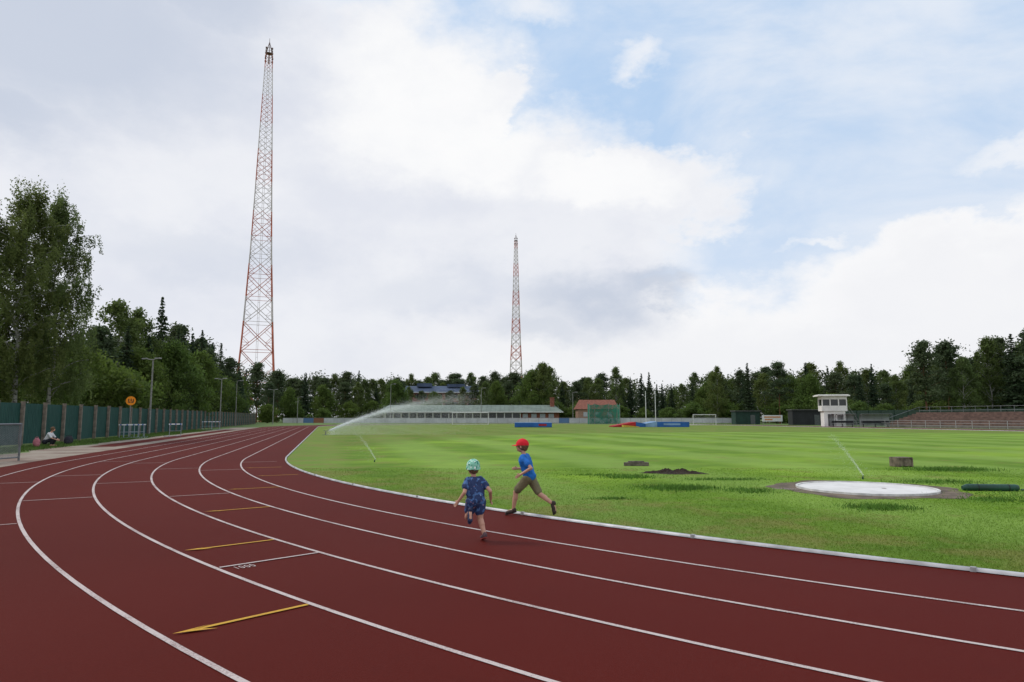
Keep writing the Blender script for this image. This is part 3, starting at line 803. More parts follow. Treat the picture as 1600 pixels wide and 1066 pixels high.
# ------------------------------------------------------------------ clubhouse
m_groof=plain('pale_green_roof',(.17,.21,.18),.7,.15,.5,spec=.1); m_wallw=plain('cream_wall',(.42,.40,.37),.8,.12,.6); m_glass=plain('dark_glass',(.03,.035,.04),.15,.2,1,spec=.6)
m_brick=plain('red_brick',(.24,.09,.06),.9,.25,1.5)
cl=thing('clubhouse','long low clubhouse with pale green roof and glazed front','building',(-11,187,0))
W_,Dp=47,11
mb=MB(); mb.box((-5,0,1.5),(W_-11,Dp-1,3.0)); part('wall',mb,m_wallw,cl)
mb=MB(); mb.box((W_/2-5.0,0,1.5),(10,Dp-.9,3.0)); part('brick_wall',mb,m_brick,cl)
mb=MB()
e=1.0
vs=[(-W_/2-e,-Dp/2-e,2.95),(W_/2+e,-Dp/2-e,2.95),(W_/2+e,Dp/2+e,2.95),(-W_/2-e,Dp/2+e,2.95),(-W_/2-e+2,0,4.8),(W_/2+e-2,0,4.8)]
mb.add(vs,[(0,1,5,4),(1,2,5),(2,3,4,5),(3,0,4),(0,3,2,1)])
for i in range(40):
    xx=-W_/2+i*W_/39
    mb.cyl((xx,-Dp/2-e,2.98),(xx,-.1,4.80),.035,.035,4,mi=0)
roof=part('roof',mb,m_groof,cl)
mb=MB(); mb.box((W_/2-1.6,-1,5.2),(1.1,1.1,3.0)); mb.box((W_/2-1.6,-1,6.78),(1.3,1.3,.15)); part('chimney',mb,m_brick,roof)
mb=MB(); mb.box((0,-Dp/2-e-.04,2.88),(W_+2*e,.06,.26)); part('fascia',mb,plain('white_fascia',(.6,.6,.6),.6),cl)
gm=MB(); gm.box((0,0,0),(1.75,.1,1.5)); gme=gm.mesh('window',[m_glass])
for i in range(17): link('window',gme,cl,(-W_/2+2.05+i*2.1,-Dp/2+.46,1.85))
cm=MB(); cm.box((0,0,0),(.16,.16,2.9)); cme=cm.mesh('column',[plain('white_column',(.62,.62,.62),.6)])
for i in range(18): link('column',cme,cl,(-W_/2+1+i*2.1,-Dp/2-.3,1.45))
gm=MB(); gm.box((0,0,0),(1.4,.08,1.1)); gme=gm.mesh('window',[plain('pale_window',(.35,.38,.42),.3)])
for i in range(4): link('window',gme,cl,(W_/2-9+i*2.3,-Dp/2+.34,1.9))
m_broof=plain('blue_roof',(.07,.095,.15),.6,.2,.3,spec=.1)
bb_=thing('brick_hall','large brick hall with dark blue metal roof behind the clubhouse','building',(-24.5,240,0))
mb=MB(); mb.box((0,0,5),(24,14,10)); part('wall',mb,m_brick,bb_)
mb=MB(); vs=[(-12.6,-7.6,10),(12.6,-7.6,10),(12.6,7.6,10),(-12.6,7.6,10),(-12.6,0,12.4),(12.6,0,12.4)]
mb.add(vs,[(0,1,5,4),(2,3,4,5),(1,2,5),(3,0,4),(0,3,2,1)]); r=part('roof',mb,m_broof,bb_)
mb=MB(); mb.box((-6,-1.5,12.6),(5,3,1.2)); part('roof_vent',mb,m_broof,r)
mb=MB(); mb.box((5,-1.5,12.4),(6,3,1.1)); part('roof_vent',mb,m_broof,r)
gm=MB(); gm.box((0,0,0),(1.5,.1,1.4)); gme=gm.mesh('window',[m_glass])
for z in(3,6.0,8.6):
    for i in range(9): link('window',gme,bb_,(-10.4+i*2.6,-7.02,z))
mb=MB(); mb.box((0,-7.75,9.9),(25.4,.12,.35)); part('eave_trim',mb,plain('pale_trim',(.5,.52,.55),.6),bb_)
m_tile=plain('terracotta_tiles',(.22,.085,.058),.85,.2,2)
hs=thing('red_roofed_house','small brick house with terracotta tiled roof','house',(23.2,190,0))
mb=MB(); mb.box((0,0,1.9),(10.5,8,3.8)); part('wall',mb,plain('pale_brick',(.32,.20,.15),.9),hs)
mb=MB(); vs=[(-5.8,-4.6,3.7),(5.8,-4.6,3.7),(5.8,4.6,3.7),(-5.8,4.6,3.7),(-4.6,0,6.3),(5.2,0,6.3)]
mb.add(vs,[(0,1,5,4),(2,3,4,5),(1,2,5),(3,0,4),(0,3,2,1)]); part('roof',mb,m_tile,hs)
gm=MB(); gm.box((0,0,0),(1.3,.08,1.2)); gme=gm.mesh('window',[plain('house_window',(.4,.42,.45),.3)])
for x in(-3.2,0,3.2): link('window',gme,hs,(x,-4.03,2.3))

# ------------------------------------------------------------------ throwing cage
m_net,nt,b=newmat('green_netting')
tcn=nt.new('ShaderNodeTexCoord').outputs['Object']
tr=nt.new('ShaderNodeBsdfTransparent'); ms=nt.new('ShaderNodeMixShader')
f=nt.ss(nt.noise(tcn,1.2,4),.3,.7,.6,.95)
nt.put(ms.inputs[0],f); nt.l.new(tr.outputs[0],ms.inputs[1]); nt.l.new(b.outputs[0],ms.inputs[2]); nt.l.new(ms.outputs[0],m_net.node_tree.nodes['Material Output'].inputs[0])
b.inputs['Base Color'].default_value=(.010,.17,.11,1); b.inputs['Roughness'].default_value=.9
cg=thing('throwing_cage','green netting cage on tall poles around a throwing circle','throwing cage',(20.2,152,0))
pts=[(-3.3,-2.5),(-3.3,1.2),(-1.6,2.8),(1.6,2.8),(3.3,1.2),(3.3,-2.5)]
pm=MB(); pm.cyl((0,0,0),(0,0,4.6),.06,.05,8); pme=pm.mesh('pole',[m_pole])
for x,y in pts: link('pole',pme,cg,(x,y,0))
mb=MB()
for (a,b2) in zip(pts[:-1],pts[1:]):
    n=8
    for i in range(n):
        p0=Vector((*a,0)).lerp(Vector((*b2,0)),i/n);p1=Vector((*a,0)).lerp(Vector((*b2,0)),(i+1)/n)
        s0=.25*math.sin(math.pi*i/n);s1=.25*math.sin(math.pi*(i+1)/n)
        mb.add([(p0.x,p0.y,.03),(p1.x,p1.y,.03),(p1.x,p1.y,4.5-s1),(p0.x,p0.y,4.5-s0)],[(0,1,2,3)])
part('net',mb,m_net,cg)

# ------------------------------------------------------------------ mats
m_mb=plain('blue_mat',(.035,.12,.36),.7,.15,.8,spec=.1); m_mlb=plain('light_blue_cover',(.20,.32,.50),.7,.15,.8,spec=.1); m_mr=plain('red_mat',(.34,.03,.035),.7,.1,spec=.1); m_my=plain('yellow_mat',(.50,.36,.06),.7,.1,spec=.1)
mt=thing('landing_mat','thick blue high jump landing mat on the grass','mat',(3.2,105,0))
mb=MB(); mb.box((0,0,.36),(5.6,3.2,.66)); o=part('foam_block',mb,m_mb,mt); bevel(o,.06)
mb=MB(); mb.box((0,0,.72),(5.5,3.1,.06)); o=part('top_cover',mb,m_mlb,mt); bevel(o,.02)
mb=MB(); mb.box((1.4,-1.61,.38),(1.2,.02,.3)); o=part('panel',mb,m_mr,mt)
mt=thing('pole_vault_mat','sloping red, yellow and blue pole vault landing mat','mat',(21.6,109,0))
def prism(mb,x0,x1,h0,h1,y0,y1,z=.03):
    mb.add([(x0,y0,z),(x1,y0,z),(x1,y1,z),(x0,y1,z),(x0,y0,h0),(x1,y0,h1),(x1,y1,h1),(x0,y1,h0)],[(0,3,2,1),(4,5,6,7),(0,1,5,4),(1,2,6,5),(2,3,7,6),(3,0,4,7)])
mb=MB(); prism(mb,-5.9,-2.4,.15,.80,-2.4,2.4); part('red_section',mb,m_mr,mt)
mb=MB(); prism(mb,-2.38,-.9,.80,.55,-2.4,2.4); part('blue_slope',mb,m_mb,mt)
mb=MB(); prism(mb,-.88,.9,.55,.88,-2.4,2.4); part('light_section',mb,m_mlb,mt)
mb=MB(); prism(mb,.92,5.9,.80,.80,-2.4,2.4); part('blue_section',mb,m_mb,mt)
mb=MB(); mb.box((3.2,-2.415,.45),(2.6,.02,.28)); part('side_stripe',mb,m_mlb,mt)
mb=MB(); prism(mb,-4.6,-2.2,.35,.12,-4.2,-2.45); part('yellow_ramp',mb,m_my,mt)
m_wp=plain('white_pole',(.62,.62,.62),.5,.08); m_rail=plain('rail_grey_white',(.36,.36,.36),.6,.1)
for i,x in enumerate((23.6,25.3)):
    o=thing('upright_pole','tall slim white upright pole standing on the field','pole',(x,121,0),0,'white upright poles')
    mb=MB(); mb.cyl((0,0,0),(0,0,6.1),.075,.06,8); part('pole',mb,m_wp,o)
    mb=MB(); mb.box((0,0,.12),(.9,.5,.2)); part('base',mb,m_pole,o)
def goal(x,y,w_,h,rz,label):
    o=thing('football_goal',label,'goal',(x,y,0),rz,'football goals')
    mb=MB(); r=.06
    mb.cyl((-w_/2,0,0),(-w_/2,0,h),r,r,8);mb.cyl((w_/2,0,0),(w_/2,0,h),r,r,8);mb.cyl((-w_/2-r,0,h),(w_/2+r,0,h),r,r,8)
    for s_ in(-1,1): mb.cyl((s_*w_/2,0,h),(s_*w_/2,1.5,0),.03,.03,6); mb.cyl((s_*w_/2,0,.03),(s_*w_/2,1.5,.03),.03,.03,6)
    mb.cyl((-w_/2,1.5,.03),(w_/2,1.5,.03),.03,.03,6); part('frame',mb,m_wp,o)
    mb=MB(); n=int(w_/.3)
    for i in range(n+1): x_=-w_/2+w_*i/n; mb.cyl((x_,0,h),(x_,1.5,.03),.006,.006,3,cap=False)
    for j in range(8): t=j/8; mb.cyl((-w_/2,1.5*t,h*(1-t)),(w_/2,1.5*t,h*(1-t)),.006,.006,3,cap=False)
    part('net',mb,m_wp,o)
goal(-8.5,140,7.3,2.44,0,'white full size football goal with net on the far grass')
goal(37.0,132,4.6,2.0,.15,'small white training goal on the far grass')

# ------------------------------------------------------------------ sheds, booth, shelters, stand
m_dgrn=plain('dark_green_shed',(.018,.045,.035),.7,.2,1); m_dk=plain('dark_shed',(.025,.027,.03),.7,.2,1)
def shed(x,y,w_,h,d,mat,rz,label):
    o=thing('storage_shed',label,'shed',(x,y,0),rz,'storage sheds beside the track')
    mb=MB(); mb.box((0,0,h/2),(w_,d,h))
    for i in range(int(w_/.4)): mb.box((-w_/2+.2+i*.4,-d/2-.02,h/2),(.08,.04,h-.2))
    part('body',mb,mat,o)
    mb=MB(); mb.box((0,-.1,h+.07),(w_+.5,d+.6,.14)); part('roof',mb,plain('shed_roof',(.12,.12,.12),.8),o)
    mb=MB(); mb.box((w_*.2,-d/2-.05,1.0),(1.0,.03,2.0)); part('door',mb,plain('shed_door',(.09,.1,.1),.7),o)
shed(51,150,5.2,2.8,3,m_dgrn,0,'small dark green storage shed behind the white fence')
shed(58.5,136,6.6,2.9,3,m_dk,-.1,'dark storage container standing behind the track')
o=thing('notice_board','white and orange notice board on posts beyond the track','board',(53.8,142,0))
mb=MB(); mb.box((0,0,1.3),(4.2,.08,1.3)); part('panel',mb,m_hb,o)
mb=MB(); mb.box((0,-.05,1.55),(3.4,.02,.3)); mb.box((-.8,-.05,1.05),(1.6,.02,.3)); part('print',mb,plain('board_print',(.55,.25,.12),.6),o)
for x in(-1.9,1.9):
    mb=MB(); mb.cyl((x,.08,0),(x,.08,2),.05,.05,6); part('post',mb,m_pole,o)
m_bw=plain('booth_white',(.78,.77,.74),.7,.08,1)
bt=thing('judges_booth','white two storey timing booth with flat overhanging roof and dark windows','booth',(54.2,116,0),math.radians(-14))
mb=MB(); mb.box((0,0,1.35),(3.3,3.0,2.7)); wl=part('lower_wall',mb,m_bw,bt)
mb=MB(); mb.box((0,0,3.0),(3.9,3.4,.9)); mb.box((0,0,4.75),(3.9,3.4,.5))
for x in(-1.87,-.65,.65,1.87):
    for y in(-1.62,1.62): mb.box((x,y,3.97),(.16,.16,1.1))
part('upper_wall',mb,m_bw,bt)
mb=MB(); mb.box((0,0,3.97),(3.66,3.16,1.08)); part('window_band',mb,m_glass,bt)
mb=MB(); mb.box((-.15,-.1,5.12),(5.0,4.4,.2)); mb.box((-.15,-.1,5.26),(4.6,4.0,.08)); part('roof',mb,m_bw,bt)
mb=MB(); mb.box((-.6,-1.53,1.05),(.9,.06,2.0)); part('door',mb,m_glass,bt)
mb=MB(); mb.box((.85,-1.53,1.5),(.9,.06,.8)); part('window',mb,m_glass,bt)
mb=MB()
for i in range(11): mb.box((3.6-.14*i,-.2,.25*i+.2),(.3,.8,.05))
mb.cyl((3.7,-.6,.2),(2.2,-.6,2.9),.03,.03,6); mb.cyl((3.7,-.6,1.1),(2.1,-.6,3.8),.03,.03,6); part('stairs',mb,m_pole,bt)
m_clear,nt,b=newmat('scratched_plexiglass')
tr=nt.new('ShaderNodeBsdfTransparent'); ms=nt.new('ShaderNodeMixShader'); ms.inputs[0].default_value=.5
nt.l.new(tr.outputs[0],ms.inputs[1]); nt.l.new(b.outputs[0],ms.inputs[2]); nt.l.new(ms.outputs[0],m_clear.node_tree.nodes['Material Output'].inputs[0])
b.inputs['Base Color'].default_value=(.42,.45,.45,1); b.inputs['Roughness'].default_value=.3
def dugout(x,y,w_,rz):
    o=thing('team_shelter','curved clear plastic team shelter with bench beside the track','shelter',(x,y,0),rz,'team shelters')
    arc=[(.0,0.05),(.0,1.2)]+[(.0+.9*(1-math.cos(t)),1.2+.8*math.sin(t)) for t in np.linspace(.2,1.57,6)]+[(1.6,2.05)]
    mb=MB(); 
    for (a,b2) in zip(arc[:-1],arc[1:]): mb.add([(-w_/2,-a[0],a[1]),(w_/2,-a[0],a[1]),(w_/2,-b2[0],b2[1]),(-w_/2,-b2[0],b2[1])],[(0,1,2,3)])
    part('shell',mb,m_clear,o)
    mb=MB()
    for i in range(5):
        xx=-w_/2+w_*i/4; mb.path([(xx,-a[0],a[1]) for a in arc],.035,6)
    mb.cyl((-w_/2,-1.6,2.05),(w_/2,-1.6,2.05),.035,.035,6)
    for xx in(-w_/2,w_/2): mb.cyl((xx,-1.5,0),(xx,-1.6,2.05),.035,.035,6)
    part('frame',mb,m_galv,o)
    mb=MB(); mb.box((0,-.6,.45),(w_-.3,.35,.06)); mb.box((0,-.35,.8),(w_-.3,.04,.35))
    for xx in(-w_/2+.4,0,w_/2-.4): mb.box((xx,-.6,.22),(.06,.3,.42))
    part('bench',mb,m_dk,o)
dugout(57.2,108.5,4.3,math.radians(-14)); dugout(53.0,110.5,3.6,math.radians(-14))
m_seat=plain('red_brown_planks',(.135,.085,.070),.85,.3,1.5); m_step=plain('grey_step',(.15,.135,.122),.9,.2,1)
rx=math.atan2(DIR.y,DIR.x)
def rs_pt(s,off): p=C1-NL*(R0+off)+DIR*s; return (p.x,p.y,0)
stx=thing('bleacher_stand','long open terraced stand with red-brown plank benches','grandstand',rs_pt(0,12.5),rx)
L0,L1=-30,62; RISE=.24
mb=MB()
for i in range(8): mb.box(((L0+L1)/2,-(.45+i*.85),(.3+i*RISE)/2),(L1-L0,.85,.3+i*RISE))
part('terrace',mb,m_step,stx)
for i in range(8):
    mb=MB(); z=.3+i*RISE+.30; mb.box(((L0+L1)/2,-(.45+i*.85),z),(L1-L0,.34,.05)); mb.box(((L0+L1)/2,-(.27+i*.85),z-.12),(L1-L0,.03,.18)); part('bench_row',mb,m_seat,stx)
mb=MB()
yb=-(8*.85+.1); HT=3.15
x=L0
while x<=L1+.01: mb.cyl((x,yb,0),(x,yb,HT),.03,.03,6); x+=2
for z in(HT-.55,HT): mb.cyl((L0,yb,z),(L1,yb,z),.022,.022,6)
for xx in(L0,L1):
    mb.path([(xx,0,1.2),(xx,yb,HT)],.03,6); mb.cyl((xx,0,.3),(xx,0,1.2),.03,.03,6)
part('top_railing',mb,m_galv,stx)
rl=thing('spectator_railing','white steel railing between the track and the stand','railing',rs_pt(0,10.6),rx)
pm=MB(); pm.cyl((0,0,0),(0,0,1.05),.035,.035,6); pme=pm.mesh('post',[m_rail])
x=-30
while x<=70: link('post',pme,rl,(x,0,0)); x+=2.5
for z in(.35,.70,1.05):
    mb=MB(); mb.cyl((-30,0,z),(70,0,z),.024,.024,6); part('rail',mb,m_rail,rl)
hf=thing('dark_mesh_fence','dark green mesh fence behind the stand','fence',rs_pt(0,24),rx)
pm=MB(); pm.cyl((0,0,0),(0,0,2.9),.05,.05,6); pme=pm.mesh('post',[m_dgrn])
x=-30
while x<=85: link('post',pme,hf,(x,0,0)); x+=3
mb=MB(); mb.add([(-30,-.06,0),(85,-.06,0),(85,-.06,2.8),(-30,-.06,2.8)],[(0,1,2,3)]); part('mesh_panels',mb,plain('fence_mesh_dark',(.02,.04,.03),.9),hf)

# ------------------------------------------------------------------ sprinklers
m_water,nt,b=newmat('water_droplets')
b.inputs['Base Color'].default_value=(.9,.92,.95,1); b.inputs['Roughness'].default_value=.4
tl=nt.new('ShaderNodeBsdfTranslucent'); tl.inputs[0].default_value=(.95,.97,1,1); ms=nt.new('ShaderNodeMixShader'); ms.inputs[0].default_value=.5
nt.l.new(b.outputs[0],ms.inputs[1]); nt.l.new(tl.outputs[0],ms.inputs[2]); nt.l.new(ms.outputs[0],m_water.node_tree.nodes['Material Output'].inputs[0])
def spray(nz,end,apexh,n,spread,size,fall,tmax=1.0,pw=.9,seed=0,fpw=1.5,fade=0):
    nz=np.array(nz);end=np.array(end); r=np.random.default_rng(seed)
    t=r.random(n)**pw*tmax
    if fade: t=t[r.random(n)<(1-t/tmax)**fade]; n=len(t)
    p=nz[None]*(1-t[:,None])+end[None]*t[:,None]
    p[:,2]=nz[2]+(4*apexh)*t*(1-t)
    p+=r.normal(size=(n,3))*(spread*(.05+t))[:,None]
    cur=r.random(n)<fall
    f=r.random(n)**fpw; zc=p[cur,2]; p[cur,2]=zc*(1-f[cur]); p[cur,0]-=(zc-p[cur,2])*.35+r.normal(0,.2,cur.sum())
    p=p[p[:,2]>.02]
    return leaf_quads(p,size,r)
sk=thing('lawn_sprinkler','rotating lawn sprinkler throwing a white arc of water','sprinkler',(-16.1,59.5,0))
mb=MB(); mb.cyl((0,0,0),(0,0,.35),.05,.04,8); mb.cyl((0,0,.32),(.3,.05,.5),.03,.02,8); mb.cyl((-.3,0,.02),(.3,0,.02),.025,.025,6); mb.cyl((0,-.3,.02),(0,.3,.02),.025,.025,6); mb.box((-.12,0,.38),(.16,.05,.05))
part('nozzle',mb,m_pole,sk)
core=spray((.3,.05,.4),(25,4.5,.4),2.75,75000,.55,.011,.0,.50,1.0,1,1.5,.6)
mist=spray((.3,.05,.4),(25,4.5,.4),2.75,150000,1.1,.010,.9,.54,.85,2,1.5,.7)
link('water_jet',tri_mesh('water_jet',np.concatenate([core,mist]),m_water,4),sk)
for (x,y,dx,dy,lab,cnt_) in((8.75,17.3,5.2,13,'small lawn sprinkler with thin fading water stream',2600),(-4.75,23.9,-3.0,10,'small lawn sprinkler with faint spray near the kerb',1700)):
    sk2=thing('lawn_sprinkler',lab,'sprinkler',(x,y,0))
    mb=MB(); mb.cyl((0,0,0),(0,0,.07),.025,.02,8); mb.cyl((0,0,.06),(.03,.03,.10),.012,.01,8); part('nozzle',mb,m_tube,sk2)
    link('water_jet',tri_mesh('water_jet',spray((.03,.03,.1),(dx*2.6,dy*2.6,.1),.72,cnt_,.16,.0065,.2,.38,1.1,5,1.5,.5),m_water,4),sk2)

# ------------------------------------------------------------------ people
def remeshed(mb,name,mat,voxel,smooth_it=3):
    me=mb.mesh(name,[mat]); o=bpy.data.objects.new('tmp',me); COL.objects.link(o)
    m=o.modifiers.new('r','REMESH'); m.mode='VOXEL'; m.voxel_size=voxel; m.use_smooth_shade=True
    if smooth_it:
        s=o.modifiers.new('s','SMOOTH'); s.iterations=smooth_it; s.factor=.5
    bpy.context.view_layer.update()
    r=bpy.data.meshes.new_from_object(o.evaluated_get(bpy.context.evaluated_depsgraph_get())); r.name=name
    bpy.data.objects.remove(o)
    r.materials.clear(); r.materials.append(mat)
    r.polygons.foreach_set('use_smooth',[True]*len(r.polygons)); return r
V=Vector
def hand(mb,elbow,wrist,s,side):
    d=(V(wrist)-V(elbow)).normalized(); up=V((0,0,1)); n=d.cross(up).normalized() if abs(d.z)<.95 else V((1,0,0)); w_=n.cross(d).normalized()
    pc=V(wrist)+d*.028*s
    for k in(-1,0,1): mb.cap(V(wrist)+w_*k*.006*s,.013*s,pc+d*.022*s+w_*k*.013*s,.0105*s,8)
    for k,L in zip((-1.5,-.5,.5,1.5),(.036,.043,.040,.031)):
        b0=pc+d*.022*s+w_*k*.011*s; b1=b0+d*L*.5*s+n*side*.004*s; b2=b1+d*L*.42*s+n*side*.014*s
        mb.cap(b0,.0066*s,b1,.006*s,8); mb.cap(b1,.006*s,b2,.005*s,8)
    t0=V(wrist)+d*.012*s+w_*.012*s; t1=t0+d*.018*s+w_*.02*s; t2=t1+d*.018*s+w_*.006*s
    mb.cap(t0,.008*s,t1,.007*s,8); mb.cap(t1,.007*s,t2,.0055*s,8)
def head(mb,c,s,yaw=0,pitch=0):
    R=Matrix.Rotation(yaw,3,'Z')@Matrix.Rotation(pitch,3,'Y'); c=V(c)
    e=lambda p,r,**k: mb.ell(c+R@V(p)*s,tuple(x*s for x in r),nu=20,nv=14,rot=R,**k)
    e((-.008,0,.012),(.093,.076,.088)); e((.018,0,-.035),(.066,.058,.060)); e((.055,0,-.062),(.028,.030,.022))
    e((.086,0,-.018),(.013,.010,.014)); e((.074,0,-.046),(.012,.022,.007))
    for sg in(-1,1): e((-.004,sg*.076,-.012),(.015,.009,.024)); e((.05,sg*.034,-.03),(.024,.02,.02))
    return R
m_skin=plain('skin',(.52,.28,.20),.55,.08,8,spec=.35); m_hairb=plain('hair_brown',(.13,.075,.04),.8,.3,40); m_eye=plain('eye_dark',(.02,.015,.012),.3)
m_redcap=plain('red_cap_cotton',(.66,.012,.025),.75,.12,12); m_blue=plain('blue_cotton',(.012,.14,.50),.8,.15,9,bump=.3); m_olive=plain('olive_cotton',(.17,.15,.085),.85,.15,10,bump=.3)
m_shoe=plain('brown_sandal',(.05,.035,.03),.7,.2,20); m_sole=plain('shoe_sole',(.02,.02,.02),.8)
m_shoe2=plain('grey_trainer',(.10,.06,.07),.7,.3,30); m_sole2=plain('red_sole',(.40,.06,.05),.6); m_navyshoe=plain('navy_shoe',(.015,.02,.06),.6)
def printmat(name,base,cols):
    m,nt,b=newmat(name); tcn=nt.new('ShaderNodeTexCoord').outputs['Object']
    cur=None
    for i,(c,sc,thr) in enumerate(cols):
        n=nt.noise(nt.vmath('ADD',tcn,(i*3.1,i*1.7,0)),sc,2,.5)
        cur=nt.mix(nt.ss(n,thr,thr+.03),cur if cur is not None else base,c)
    nt.put(b.inputs['Base Color'],cur); b.inputs['Roughness'].default_value=.85; return m
m_navyprint=printmat('navy_printed_cotton',(.018,.036,.115),[((.06,.14,.33),20,.55),((.28,.15,.20),28,.67),((.30,.40,.52),34,.70)])
m_mint=printmat('mint_printed_cotton',(.24,.56,.42),[((.03,.22,.15),26,.56),((.70,.78,.72),30,.60)])

def shoe_parts(parent,ankle,toe,s,upm,sm,name='shoe'):
    a=V(ankle);t=V(toe);d=(t-a).normalized()
    side=V((0,1,0)); side=(side-d*side.dot(d)).normalized(); up=d.cross(side)
    if up.dot(V((0,0,1)))<-.01: up=-up
    mb=MB()
    R=Matrix((d,side,up)).transposed()
    mid=a.lerp(t,.45)
    mb.ell(mid-up*.012*s,(.105*s,.037*s,.034*s),rot=R,nu=18,nv=12)
    mb.ell(a-d*.015*s,(.042*s,.034*s,.045*s),rot=R,nu=14,nv=10)
    mb.ell(t-d*.02*s-up*.01*s,(.045*s,.040*s,.026*s),rot=R,nu=14,nv=10)
    o=link(name,remeshed(mb,name,upm,.006,2),parent)
    mb=MB()
    for x,wd in((-.075,.028),(-.03,.034),(.03,.036),(.075,.034)):
        mb.ell(mid-up*.037*s+d*x*s,(.045*s,wd*s,.011*s),rot=R,nu=14,nv=6)
    link('sole',remeshed(mb,'sole',sm,.006,1),o)
    return o

def person(label,loc,phi,J,s,kind):
    o=thing('person',label,'person',loc,math.radians(phi))
    B=MB()
    hl_,hr=V(J['hipL']),V(J['hipR']); sl_,sr=V(J['shL']),V(J['shR']); nk=V(J['neck']); hd=V(J['head'])
    B.cap(hl_,.066*s,hr,.066*s); B.cap(sl_*.85+sr*.15,.048*s,sr*.85+sl_*.15,.048*s)
    for w0 in(.25,.5,.75): B.cap(sl_.lerp(sr,w0)-V((0,0,.03*s)),.062*s,hl_.lerp(hr,w0)+V((0,0,.03*s)),.066*s)
    B.cap(nk-V((.01,0,.04*s)),.036*s,hd-V((.01,0,.05*s)),.034*s)
    for sd_,S in(('L',1),('R',-1)):
        sh=V(J['sh'+sd_]);eb=V(J['el'+sd_]);wr=V(J['wr'+sd_])
        B.cap(sh,.035*s,eb,.026*s); B.cap(eb,.026*s,wr,.018*s); hand(B,eb,wr,s*1.05,-S)
        hp=V(J['hip'+sd_]);kn=V(J['kn'+sd_]);an=V(J['an'+sd_]); to=V(J['to'+sd_])
        B.cap(hp,.064*s,kn,.043*s)
        calf=kn.lerp(an,.35); B.cap(kn,.041*s,calf+(V((-.008,0,0))*s),.040*s); B.cap(calf,.039*s,an,.025*s)
        B.cap(an,.025*s,an.lerp(to,.75),.022*s)
    R=head(B,J['head'],s,J.get('yaw',0),J.get('pitch',0))
    link('body',remeshed(B,'body',m_skin,.0045,3),o)
    for sg in(-1,1):
        mb=MB(); mb.ell(hd+R@V((.078,sg*.03,.0))*s,(.008*s,.012*s,.008*s),nu=10,nv=8); link('eye',mb.mesh('eye',[m_eye],True),o)
    mb=MB(); mb.ell(hd+R@V((-.016,0,.014))*s,(.094*s,.083*s,.090*s),rot=R,nu=20,nv=14); mb.ell(hd+R@V((-.05,0,-.035))*s,(.042*s,.062*s,.045*s),rot=R)
    link('hair',remeshed(mb,'hair',m_hairb,.006,1),o)
    mb=MB(); mb.ell(hd+R@V((-.008,0,.028))*s,(.106*s,.092*s,.094*s),rot=R,nu=28,nv=18,zmin=-.12)
    if kind=='boy':
        vs=[]
        for r0 in(.085,.175):
            for i in range(13):
                t=math.radians(-62+124*i/12); rad=r0 if r0<.1 else .085+.085*math.cos(t*1.1)
                vs.append(hd+R@V((math.cos(t)*rad+.004,math.sin(t)*(.085 if r0<.1 else .088),.022-(.018 if r0>.1 else 0)))*s)
        n=13
        top_=[v+R@V((0,0,.006)) for v in vs]
        fs=[(i,i+1,n+i+1,n+i) for i in range(n-1)]
        mb.add(vs,fs); mb.add(top_,[f[::-1] for f in fs])
        mb.add(vs[n:]+top_[n:],[(i,i+1,n+i+1,n+i) for i in range(n-1)])
        mb.ell(hd+R@V((-.008,0,.122))*s,(.009*s,.009*s,.005*s))
        link('cap',mb.mesh('cap',[m_redcap],True),o)
    else:
        for i in range(24):
            t=2*math.pi*i/24; t2=2*math.pi*(i+1)/24
            q=lambda t,rx,ry,z:hd+R@V((-.008+rx*math.cos(t),ry*math.sin(t),z+.004*math.sin(5*t)))*s
            mb.add([q(t,.105,.091,.02),q(t2,.105,.091,.02),q(t2,.114,.100,-.018),q(t,.114,.100,-.018)],[(0,1,2,3)])
        mb.ell(hd+R@V((-.095,0,-.005))*s,(.03*s,.035*s,.025*s),rot=R)
        link('sun_hat',mb.mesh('sun_hat',[m_mint],True),o)
    mb=MB()
    off=.016*s
    mb.cap(sl_*.9+sr*.1,.05*s+off*.5,sr*.9+sl_*.1,.05*s+off*.5)
    for w0 in(.2,.4,.6,.8): mb.cap(sl_.lerp(sr,w0)-V((0,0,.035*s)),.062*s+off,hl_.lerp(hr,w0)+V((-.01*s,0,.03*s)),.068*s+off)
    for sd_ in 'LR':
        sh=V(J['sh'+sd_]);eb=V(J['el'+sd_]); f=.62 if kind=='boy' else .5
        mb.cap(sh,.046*s,sh.lerp(eb,f),.050*s)
    if kind=='girl':
        for sd_ in 'LR':
            hp=V(J['hip'+sd_]);kn=V(J['kn'+sd_]); mb.cap(hp,.082*s,hp.lerp(kn,.52),.070*s)
        mb.cap(hl_,.086*s,hr,.086*s)
    m_=m_blue if kind=='boy' else m_navyprint
    me=remeshed(mb,'shirt' if kind=='boy' else 'romper',m_,.007,1)
    so_=link(me.name,me,o)
    tx=bpy.data.textures.new('folds','CLOUDS'); tx.noise_scale=.09
    dm=so_.modifiers.new('folds','DISPLACE'); dm.texture=tx; dm.strength=.026; dm.mid_level=.45
    if kind=='boy':
        mb=MB(); mb.cap(hl_,.079*s,hr,.079*s)
        for sd_ in 'LR':
            hp=V(J['hip'+sd_]);kn=V(J['kn'+sd_]); mb.cap(hp,.078*s,hp.lerp(kn,.80),.066*s)
        so_=link('shorts',remeshed(mb,'shorts',m_olive,.007,1),o); dm=so_.modifiers.new('folds','DISPLACE'); dm.texture=tx; dm.strength=.020; dm.mid_level=.45
    for sd_ in 'LR':
        an=J['an'+sd_];to=J['to'+sd_]
        if kind=='boy': shoe_parts(o,an,to,s*.95,m_shoe,m_sole)
        else: shoe_parts(o,an,to,s*.92,m_shoe2 if sd_=='R' else m_navyshoe,m_sole2 if sd_=='R' else m_navyshoe)
